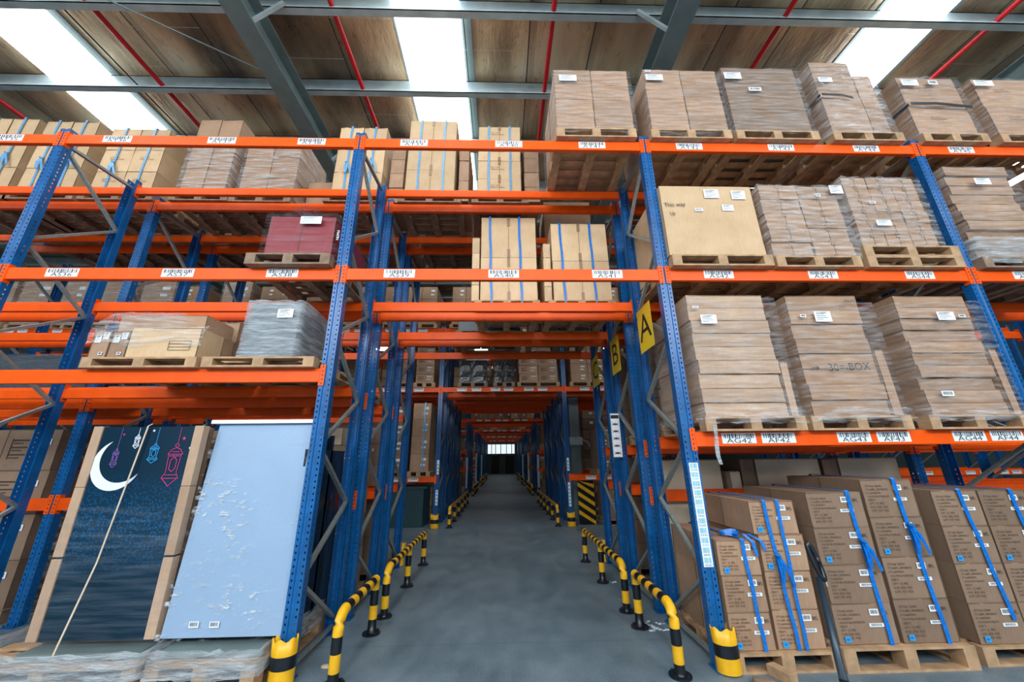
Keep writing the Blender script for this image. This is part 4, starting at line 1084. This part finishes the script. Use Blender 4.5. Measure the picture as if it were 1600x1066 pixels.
# floor, left bay: boxes behind the boards
pallet(-6.6, -5.25, 4.72, 5.5, 0, 'floor pallet at left photo edge behind uprights', True, False, group='floor pallets at left')
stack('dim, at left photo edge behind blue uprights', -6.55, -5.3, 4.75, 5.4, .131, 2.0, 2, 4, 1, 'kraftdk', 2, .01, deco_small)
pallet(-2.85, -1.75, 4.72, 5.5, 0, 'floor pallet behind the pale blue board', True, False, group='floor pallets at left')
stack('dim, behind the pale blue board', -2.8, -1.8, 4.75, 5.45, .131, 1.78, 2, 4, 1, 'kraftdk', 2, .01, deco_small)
lc = stack('printed, topmost behind the pale blue board', -2.55, -1.95, 4.75, 5.3, 1.785, 1.99, 1, 1, 1, 'cream', 2, .004)
pallet(-2.85, -1.75, 5.86, 6.7, 0, 'third-row floor pallet left of the aisle', True, False, group='floor pallets at left')
stack('third-row floor, left of the aisle', -2.8, -1.8, 5.9, 6.65, .131, 1.0, 1, 2, 1, 'kraftdk', 2, .01)
stack('on third-row low shelf, left of the aisle', -2.8, -1.8, 5.9, 6.65, 1.24, 2.15, 1, 3, 1, 'kraft', 2, .01, deco_small)
# right side second/third row goods beside the aisle
for ri, y0 in ((1, 4.72), (2, 5.9)):
    rn = 'second row' if ri == 1 else 'third row'
    pallet(1.84, 2.85, y0-.06, y0+.78, 1.766, 'pallet beside the aisle on lower right shelf, '+rn, False, False, group='pallets right of the aisle, rear rows')
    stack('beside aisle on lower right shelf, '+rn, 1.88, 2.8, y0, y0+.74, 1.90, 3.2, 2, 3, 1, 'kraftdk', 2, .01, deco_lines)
pallet(1.84, 2.85, 5.86, 6.72, 0, 'floor pallet right of the aisle, third row', True, False, group='pallets right of the aisle, rear rows')
stack('on floor right of the aisle, third row', 1.88, 2.8, 5.9, 6.64, .131, 1.05, 2, 3, 1, 'kraftdk', 2, .01)
stack('above low beam right of aisle, third row', 1.88, 2.8, 5.9, 6.64, 1.24, 1.60, 2, 1, 1, 'kraftdk', 2, .01)
for i in range(3):
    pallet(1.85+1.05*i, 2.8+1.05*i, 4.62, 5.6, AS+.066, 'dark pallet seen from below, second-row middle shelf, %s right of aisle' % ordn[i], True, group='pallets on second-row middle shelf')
    stack('hidden second-row middle shelf, %s right of aisle' % ordn[i], 1.9+1.05*i, 2.75+1.05*i, 4.7, 5.5, AS+.2, 4.3, 1, 1, 1, 'kraft', 0, .01)
for i in range(2):
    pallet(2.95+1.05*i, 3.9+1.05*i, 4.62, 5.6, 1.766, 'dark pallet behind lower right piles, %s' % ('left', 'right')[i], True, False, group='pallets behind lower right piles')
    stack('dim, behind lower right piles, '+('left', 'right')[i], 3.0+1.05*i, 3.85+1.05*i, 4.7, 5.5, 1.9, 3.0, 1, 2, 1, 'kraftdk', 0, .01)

# ---- left bay floor: boards on pallets
pallet(-4.0, -2.62, 3.32, 4.45, 0, 'floor pallet under the navy moon board', h=.20, group='floor pallets at left')
pallet(-2.56, -1.78, 3.32, 4.45, 0, 'floor pallet under the pale blue board', h=.20, group='floor pallets at left')
r = empty('display_board', (-3.15, 3.5, .2)); tag(r, 'navy printed board with crescent moon and hanging lanterns, leftmost', 'board')
def ch(mb, nm, mats, **k):
    o = mb.build(nm, mats, r, **k); o.location = Vector(o.location)-r.location; return o
ch(MB().box(-3.62, -2.68, 3.50, 3.53, .30, 1.905), 'panel', 'navy')
for x0, x1 in ((-3.635, -3.555), (-2.755, -2.675)):
    for z0, z1 in ((.30, .86), (.875, 1.40), (1.403, 1.91)): ch(MB().box(x0, x1, 3.488, 3.56, z0, z1), 'edge_protector', 'kraftmid', bevel=.003)
# crescent
mc = [at(176, 690, 3.49), at(138, 742, 3.49), at(170, 764, 3.49), at(213, 741, 3.49)]
def circ3(a, b, c):
    (x1, y1), (x2, y2), (x3, y3) = a, b, c
    d = 2*(x1*(y2-y3)+x2*(y3-y1)+x3*(y1-y2))
    ux = ((x1*x1+y1*y1)*(y2-y3)+(x2*x2+y2*y2)*(y3-y1)+(x3*x3+y3*y3)*(y1-y2))/d
    uy = ((x1*x1+y1*y1)*(x3-x2)+(x2*x2+y2*y2)*(x1-x3)+(x3*x3+y3*y3)*(x2-x1))/d
    return ux, uy, math.hypot(x1-ux, y1-uy)
T1 = at(176, 690, 3.49); T2 = at(214, 740, 3.49)
oc = circ3(T1, at(140, 746, 3.49), T2); ic = circ3(T1, at(157, 742, 3.49), T2)
def arc(c, a, b, n, through):
    a0 = math.atan2(a[1]-c[1], a[0]-c[0]); a1 = math.atan2(b[1]-c[1], b[0]-c[0]); am = math.atan2(through[1]-c[1], through[0]-c[0])
    while a1 < a0: a1 += 2*PI
    while am < a0: am += 2*PI
    if am > a1: a1 -= 2*PI
    return [(c[0]+c[2]*math.cos(a0+(a1-a0)*i/n), c[1]+c[2]*math.sin(a0+(a1-a0)*i/n)) for i in range(n+1)]
A = arc(oc, T1, T2, 24, at(140, 746, 3.49)); B = arc(ic, T1, T2, 24, at(157, 742, 3.49))
b = MB()
for (x, z) in A: b.v.append((x, 3.4975, z))
for (x, z) in B: b.v.append((x, 3.4975, z))
for i in range(24): b.f.append((i, i+1, 26+i, 25+i)); b.m.append(0)
o = ch(b, 'crescent', 'moonw'); o['label'] = 'white crescent moon'
def lantern(px, y0, y1, w, mt, top, lab):
    b = MB(); cx, zt = at(px, y0, 3.49); cx2, zb_ = at(px, y1, 3.49); cx = (cx+cx2)/2; H = zt-zb_; y = 3.496; t = .0045
    def st(pts):
        for p, q in zip(pts, pts[1:]):
            if (Vector(p)-Vector(q)).length > 1e-5: b.bar((cx+p[0]*w, y, zb_+p[1]*H), (cx+q[0]*w, y, zb_+q[1]*H), .001, t, 0, (0, 0, 1) if abs(p[0]-q[0]) > 1e-4 else (1, 0, 0)) 
    st([(0, 1.0), (-.15, .95), (0, .9), (.15, .95), (0, 1.0)])
    st([(0, .9), (-.3, .85), (-.5, .74), (.5, .74), (.3, .85), (0, .9)])
    st([(-.25, .8), (.25, .8)]); st([(-.42, .7), (.42, .7)])
    st([(-.42, .74), (-.34, .3)]); st([(.42, .74), (.34, .3)]); st([(-.34, .32), (-.55, .18), (.55, .18), (.34, .32)]); st([(-.38, .26), (.38, .26)])
    st([(0, .68), (-.2, .6), (-.2, .4), (0, .33), (.2, .4), (.2, .6), (0, .68)])
    st([(-.5, .18), (-.2, .08), (0, 0), (.2, .08), (.5, .18)]); st([(-.1, .74), (-.1, .68)]); st([(.1, .74), (.1, .68)])
    ztop = at(px, top, 3.49)[1]
    b.bar((cx, y, zt), (cx, y, ztop), .001, .003, 0, (1, 0, 0))
    o = ch(b, 'lantern', mt); o['label'] = lab
lantern(178, 701, 731, .055, 'lpurp', 669, 'purple lantern'); lantern(213, 679, 701, .05, 'moonw', 669, 'small white lantern')
lantern(239, 693, 724, .085, 'lblue', 668, 'blue lantern'); lantern(269, 693, 760, .13, 'lpink', 668, 'large pink lantern')
b = MB()
def star(px, py, s, m):
    x, z = at(px, py, 3.49); i = len(b.v)
    for k in range(10):
        rr = s if k % 2 == 0 else s*.42; a = PI/2+k*PI/5; b.v.append((x+rr*math.cos(a), 3.4972, z+rr*math.sin(a)))
    b.f.append(tuple(i+k for k in range(10))); b.m.append(m)
star(240, 673, .014, 0); star(193, 679, .012, 1); star(287, 685, .018, 1); star(296, 700, .014, 0); 
ch(b, 'stars', ['moonw', 'lpink'])
# boards behind the first one
for i in range(3): ch(MB().box(-3.62, -2.69, 3.60+.22*i, 3.64+.22*i, .25, 1.9-.01*i), 'rear_board', 'kraftdk')
ch(MB().box(-3.60, -2.70, 3.42, 4.40, .205, .25), 'base_sheet', 'steelgrey')
x0, z0_ = at(235, 664, 3.48); x1, z1_ = at(88, 1036, 3.36)
tag(MB().ribbon([(x0, 3.50, z0_+.01), (x0-.01, 3.475, z0_-.01), (at(150, 880, 3.45)[0], 3.455, at(150, 880, 3.45)[1]), (x1, 3.31, z1_+.02), (x1, 3.305, z1_-.03)], (1, 0, 0), .013).build('strap', 'cream'), 'cream packing strap down the front of the navy board', 'strap')
wrap('clear film stretched round the navy moon board', -3.63, -2.68, 3.49, 4.4, .26, 1.25, 'filmfaint', .004, group='films on the display boards')
r2 = empty('display_board', (-2.15, 3.5, .2)); tag(r2, 'pale blue board wrapped in shiny film beside left upright', 'board')
r = r2
ch(MB().box(-2.66, -1.725, 3.50, 3.55, .30, 1.93), 'panel', 'paleblue')
ch(MB().box(-2.70, -1.725, 3.46, 3.62, 1.935, 1.97), 'top_cap', 'white', bevel=.004)
for i in range(3): ch(MB().box(-2.64, -1.78, 3.66+.22*i, 3.70+.22*i, .25, 1.85), 'rear_board', 'blkbag')
ch(MB().box(-2.56, -1.80, 3.42, 4.40, .205, .25), 'base_sheet', 'steelgrey')
for px in (302, 334):
    x, z = at(px, 977, 3.49); o = link('barcode_label', sticker(.075, .042), r2, 0, Vector((x-.037, 3.494, z-.02))-r2.location)
# crinkled film sheet on the pale blue board
b = MB(); rr = random.Random(9); nx, nz = 40, 60
for i in range(nx+1):
    for j in range(nz+1):
        b.v.append((-2.67+.94*i/nx, 3.490+rr.uniform(-.004, .004), .28+1.6*j/nz))
for i in range(nx):
    for j in range(nz): a = i*(nz+1)+j; b.f.append((a, a+nz+1, a+nz+2, a+1)); b.m.append(0)
o = ch(b, 'film_sheet', 'clearcrinkle', smooth=True); o['label'] = 'crinkled glossy film'
o = ch(MB().box(-2.5, -1.78, 4.45-.02, 4.45, .2, 1.7).box(-1.80, -1.78, 3.6, 4.43, .26, 1.7), 'side_film', 'blkbag'); o['label'] = 'black film'
for (x0, x1, lab) in ((-3.98, -2.64, 'navy moon board'), (-2.54, -1.80, 'pale blue board')):
    wrap('gathered film round the pallet foot of the '+lab, x0, x1, 3.34, 4.44, .12, .29, 'filmheavy', .03, flare=.02, group='gathered films on floor pallets')

for o in r2.children:
    if o.name.split('.')[0] in ('panel', 'film_sheet', 'top_cap'):
        for v in o.data.vertices: v.co.y += max(0, v.co.z-.3)*.08
    if o.name.startswith('panel'): 
        for v in o.data.vertices:
            if v.co.x < -2.6: v.co.x = -2.64
# ------------------------------------------------------------------ second block goods
zb = AS+.066
def load2(x0, x1, z, z1, c, rr_, lab, mt='kraft', dec=deco_small, st=True, y=10.12):
    pallet(x0, x1, y, y+1.0, z, 'small far pallet, second block, '+lab, False, False, group='second block pallets')
    stack('second block, '+lab, x0+.05, x1-.05, y+.03, y+.93, z+.131, z1, c, rr_, 1, mt, 2, .012, dec, 'second block cartons')
load2(-3.15, -2.45, zb, 4.6, 2, 4, 'middle shelf second left of aisle', 'kraft'); load2(-2.42, -1.82, zb, 4.65, 1, 4, 'middle shelf left of the aisle')
load2(.44, 1.62, zb, 4.85, 2, 5, 'middle shelf over the aisle, right')
LUMPON[0] = True
load2(1.90, 2.95, zb, 4.7, 2, 4, 'middle shelf right of the aisle', 'kraft'); load2(3.05, 4.0, zb, 4.6, 2, 3, 'middle shelf second right of aisle')
for i, (x0, x1) in enumerate(((-1.2, -.38), (-.22, .38))):
    pallet(x0, x1, 10.12, 11.1, zb, 'far pallet under black wrapped goods over aisle, '+('left', 'right')[i], True, False, group='second block pallets')
    L = stack('far over the aisle, '+('left', 'right')[i], x0+.03, x1-.03, 10.14, 11.0, zb+.131, 4.28, 2, 2, 1, 'blkbag', 0, .02, None, 'black wrapped goods over the aisle')
tag(MB().box(-1.0, -.35, 10.2, 10.9, 4.285, 4.33).build('white_lid', 'white'), 'white flat lid lying on the left black wrapped goods', 'lid')
# tall strapped stacks on the low shelves beside the second block
zl = 1.13+.066
load2(-2.42, -1.84, zl, 3.08, 1, 4, 'low shelf left of the aisle, tall'); load2(-3.15, -2.5, zl, 3.0, 1, 4, 'low shelf second left of aisle', 'kraftdk')
strap('pale blue strap on tall far stack left of aisle', -2.05, 10.15, 11.05, zl+.13, 3.08, 'strappale', .04, .7)
load2(2.5, 3.3, zl, 2.4, 2, 4, 'low shelf right of the column', 'kraftdk'); load2(3.4, 4.3, zl, 2.6, 2, 4, 'low shelf farther right of column', 'kraftdk')
load2(2.6, 3.4, 0, .95, 2, 3, 'floor right of the hazard board', 'kraftdk')
bn = MB().prism([(-3.3, 10.3), (-2.0, 10.3), (-1.95, 11.0), (-3.3, 11.0)], 0, .9).box(-3.35, -1.92, 10.25, 11.05, .9, .96).box(-2.4, -2.15, 10.285, 10.3, .62, .72, 0)
o = bn.build('storage_bin', 'binmat'); tag(o, 'dark green bin on floor under second block, left of aisle', 'bin')
# top shelf of the second block, seen between the shelf beams
zt_ = AT+.066
XS = [(-15.0, -14.0), (-13.9, -12.9), (-12.7, -11.95), (-11.6, -10.6), (-10.5, -9.5), (-9.4, -8.6), (-8.2, -7.3), (-7.1, -6.2), (-6.1, -5.2), (-4.85, -4.0), (-3.85, -3.0), (-2.85, -1.85), (-1.5, -.6), (-.5, .4), (.55, 1.5), (1.9, 2.85), (3.0, 4.0), (4.1, 5.0), (5.4, 6.3), (6.5, 7.4), (7.5, 8.4)]
AB = 'abcdefghijklmnopqrstuvw'
nm_ = ['farthest left', 'second from left end', 'third from left end', 'fourth from left end', 'fifth from left end', 'sixth from left end', 'seventh from left end', 'eighth from left end', 'ninth from left end', 'tenth from left end', 'third left of aisle', 'second left of aisle', 'left over aisle', 'middle over aisle', 'right over aisle', 'first right of aisle', 'second right of aisle', 'third right of aisle', 'fourth right of aisle', 'fifth right of aisle', 'sixth right of aisle']
LUMPON[0] = True
for i, (x0, x1) in enumerate(XS):
    wr = i < 7 and i != 5
    if wr:
        pallet(x0, x1, 10.12, 11.1, zt_, 'far pallet, second block top shelf, '+nm_[i], False, False, group='second block pallets')
        stack('second block top shelf, '+nm_[i], x0+.05, x1-.05, 10.15, 11.0, zt_+.131, 6.7, 1, 2, 1, 'kraft', 0, .01, None, 'second block cartons')
        wrap('bright film on far wrapped load, top shelf, '+nm_[i], x0+.05, x1-.05, 10.15, 11.0, zt_+.1, 6.68, 'film', .02, group='wraps on the second block top shelf')
    else: load2(x0, x1, zt_, 6.55+.1*((i*3) % 3), 2, 3, 'top shelf, '+nm_[i])
o = LUMP.build('far_shelf_cartons', ['kraft', 'kraftdk', 'kraftlt', 'white']); tag(o, 'far small cartons along the shelves of the second rack block', 'cartons', None, 'stuff')
# far blocks: goods lumped as one uncountable mass per block side
def far_goods(y, lab, xs, levels, seed):
    rr = random.Random(seed); b = MB()
    for (x0, x1) in xs:
        for z0, z1 in levels:
            x = x0
            while x < x1-.3:
                w = rr.uniform(.34, .5); zz = z0
                top = z1-rr.uniform(0, .35)
                while zz < top-.2:
                    h = rr.uniform(.26, .34); b.box(x, min(x+w-.02, x1), y+.03+rr.uniform(0, .05), y+.85, zz, zz+h-.012, rr.choice((0, 0, 1, 2)))
                    if rr.random() < .6: b.box(x+w*.5, x+w*.75, y+.02, y+.03, zz+h*.5, zz+h*.75, 3)
                    zz += h
                x += w
    o = b.build('cartons_far', ['kraft', 'kraftdk', 'kraftlt', 'white']); tag(o, lab, 'cartons', None, 'stuff')
far_goods(18.55, 'distant brown cartons filling the third rack block', [(-4.93, -1.85), (-1.5, 1.6), (1.9, 5.0)], [(AS+.1, 4.6)], 1)
far_goods(18.55, 'distant brown carton piles on low shelves of third block', [(-4.93, -1.85), (1.9, 5.0)], [(.05, 1.05), (1.22, 1.86), (2.04, 3.3)], 2)
far_goods(25.25, 'distant cartons in fourth rack block beside the aisle', [(-4.93, -1.85), (1.9, 5.0)], [(.05, 1.05), (1.22, 1.86), (2.04, 3.3)], 3)
far_goods(25.25, 'distant cartons over the aisle in the fourth block', [(-1.5, 1.6)], [(AS+.1, 4.4)], 4)
far_goods(32.05, 'most distant cartons beside the aisle, fifth block', [(-3.0, -1.85), (1.9, 3.0)], [(.05, 3.2)], 5)
far_goods(11.55, 'added cartons high up, blocking skylight behind the second block front row', [(-11.6, -5.25), (-1.5, 1.6)], [(AT+.1, 6.6)], 7)  # added to hide bright skylight glimpses between the racks
far_goods(11.55, 'added cartons over the aisle, blocking skylight behind the black wrapped goods', [(-1.5, 1.6)], [(AS+.1, 4.95)], 8)  # put in to close the bright skylight gap above the aisle
far_goods(11.55, 'shadowed cartons in the rows behind second block front', [(-4.93, -1.9), (2.5, 5.0)], [(.05, 1.0), (1.3, 3.2), (AS+.1, 4.8)], 6)

# ------------------------------------------------------------------ small things on the floor
r = empty('pallet_jack', (2.22, 2.75, 0)); tag(r, 'pallet jack with black loop handle standing before the right pallets', 'pallet jack')
hp = at(1268, 850, 2.95); h2 = at(1279, 905, 2.92)
def jl(mb, nm, m, **k):
    o = mb.build(nm, m, r, **k); o.location = Vector((0, 0, 0)); o.matrix_parent_inverse = Matrix.Translation(r.location).inverted(); return o
def ell(cx, cy, cz, a, h, lean, n=24): return [(cx+a*math.cos(t)*1.0+lean*math.sin(t), cy+.02*math.sin(t), cz+h*math.sin(t)) for t in [2*PI*i/n for i in range(n+1)]]
xc, zc = (hp[0]+h2[0])/2, (hp[1]+h2[1])/2
jl(MB().tube(ell(xc, 2.93, zc, .020, (hp[1]-h2[1])/2+.005, -.016), .0155, 10), 'handle_loop', 'black', smooth=True)
xe, ze = at(1318, 1062, 2.82)
jl(MB().tube([(h2[0]+.004, 2.925, h2[1]+.01), ((h2[0]+xe)/2, 2.87, (h2[1]+ze)/2), (xe, 2.82, ze)], [.020, .022, .024], 12).tube([(xe, 2.82, ze), (xe, 2.80, .12)], [.026, .03], 12), 'shaft', 'jackgrey', smooth=True)
jl(MB().tube([(h2[0]+.03, 2.91, h2[1]+.07), (h2[0]+.035, 2.90, h2[1]-.04)], .005, 8), 'lever', 'galv', smooth=True)
jl(MB().box(xe-.08, xe+.08, 2.70, 2.80, .08, .15), 'pump_body', 'jackgrey', bevel=.006)
jl(MB().tube([(xe-.07, 2.74, .07), (xe+.07, 2.74, .07)], .07, 18), 'wheel', 'black')
jl(MB().box(xe-.26, xe-.10, 1.5, 2.66, .04, .08).box(xe+.10, xe+.26, 1.5, 2.66, .04, .08).box(xe-.26, xe+.26, 2.62, 2.68, .04, .10), 'fork', 'jackgrey')
o = MB().box(-.04, .04, -.09, .09, 0, .07).build('wood_offcut', 'wood', bevel=.003, loc=(2.10, 3.36, .0)); o.rotation_euler = (0, 0, .35); tag(o, 'short wooden wedge leaning before the first floor pallet', 'wood offcut', 'wood offcuts')
o = MB().box(-.07, .07, -.025, .025, 0, .035).build('wood_offcut', 'wooddk', bevel=.003, loc=(1.92, 3.30, 0)); o.rotation_euler = (0, 0, -.4); tag(o, 'thin wooden strip on floor right of the column guard', 'wood offcut', 'wood offcuts')
b = MB().tube([(0, 0, 0), (0, 0, .008), (0, 0, .012)], [.035, .034, .02], 9); o = b.build('paper_scrap', 'cream', loc=(-1.43, 3.72, 0)); o.scale = (1.2, .8, 1); tag(o, 'small pale scrap lying on floor by left barrier', 'scrap')
b = MB(); rr = random.Random(4)
for cx, cy in ((1.50, 4.25), (1.52, 4.36), (1.45, 5.7)):
    for i in range(14): 
        x, y, s = cx+rr.gauss(0, .07), cy+rr.gauss(0, .03), rr.uniform(.006, .02); b.box(x, x+s*2, y, y+s, 0, s*.3)
tag(b.build('concrete_crumbs', 'white'), 'crumbled pale concrete chips beside the right barrier feet', 'debris', None, 'stuff')

dup = {k: v for k, v in SEEN.items() if len(v) > 1}
print('DUP', len(dup), list(dup.items())[:12])
print('CARTONS', sum(1 for o in bpy.data.objects if o.name.startswith('carton')), 'OBJ', len(bpy.data.objects))
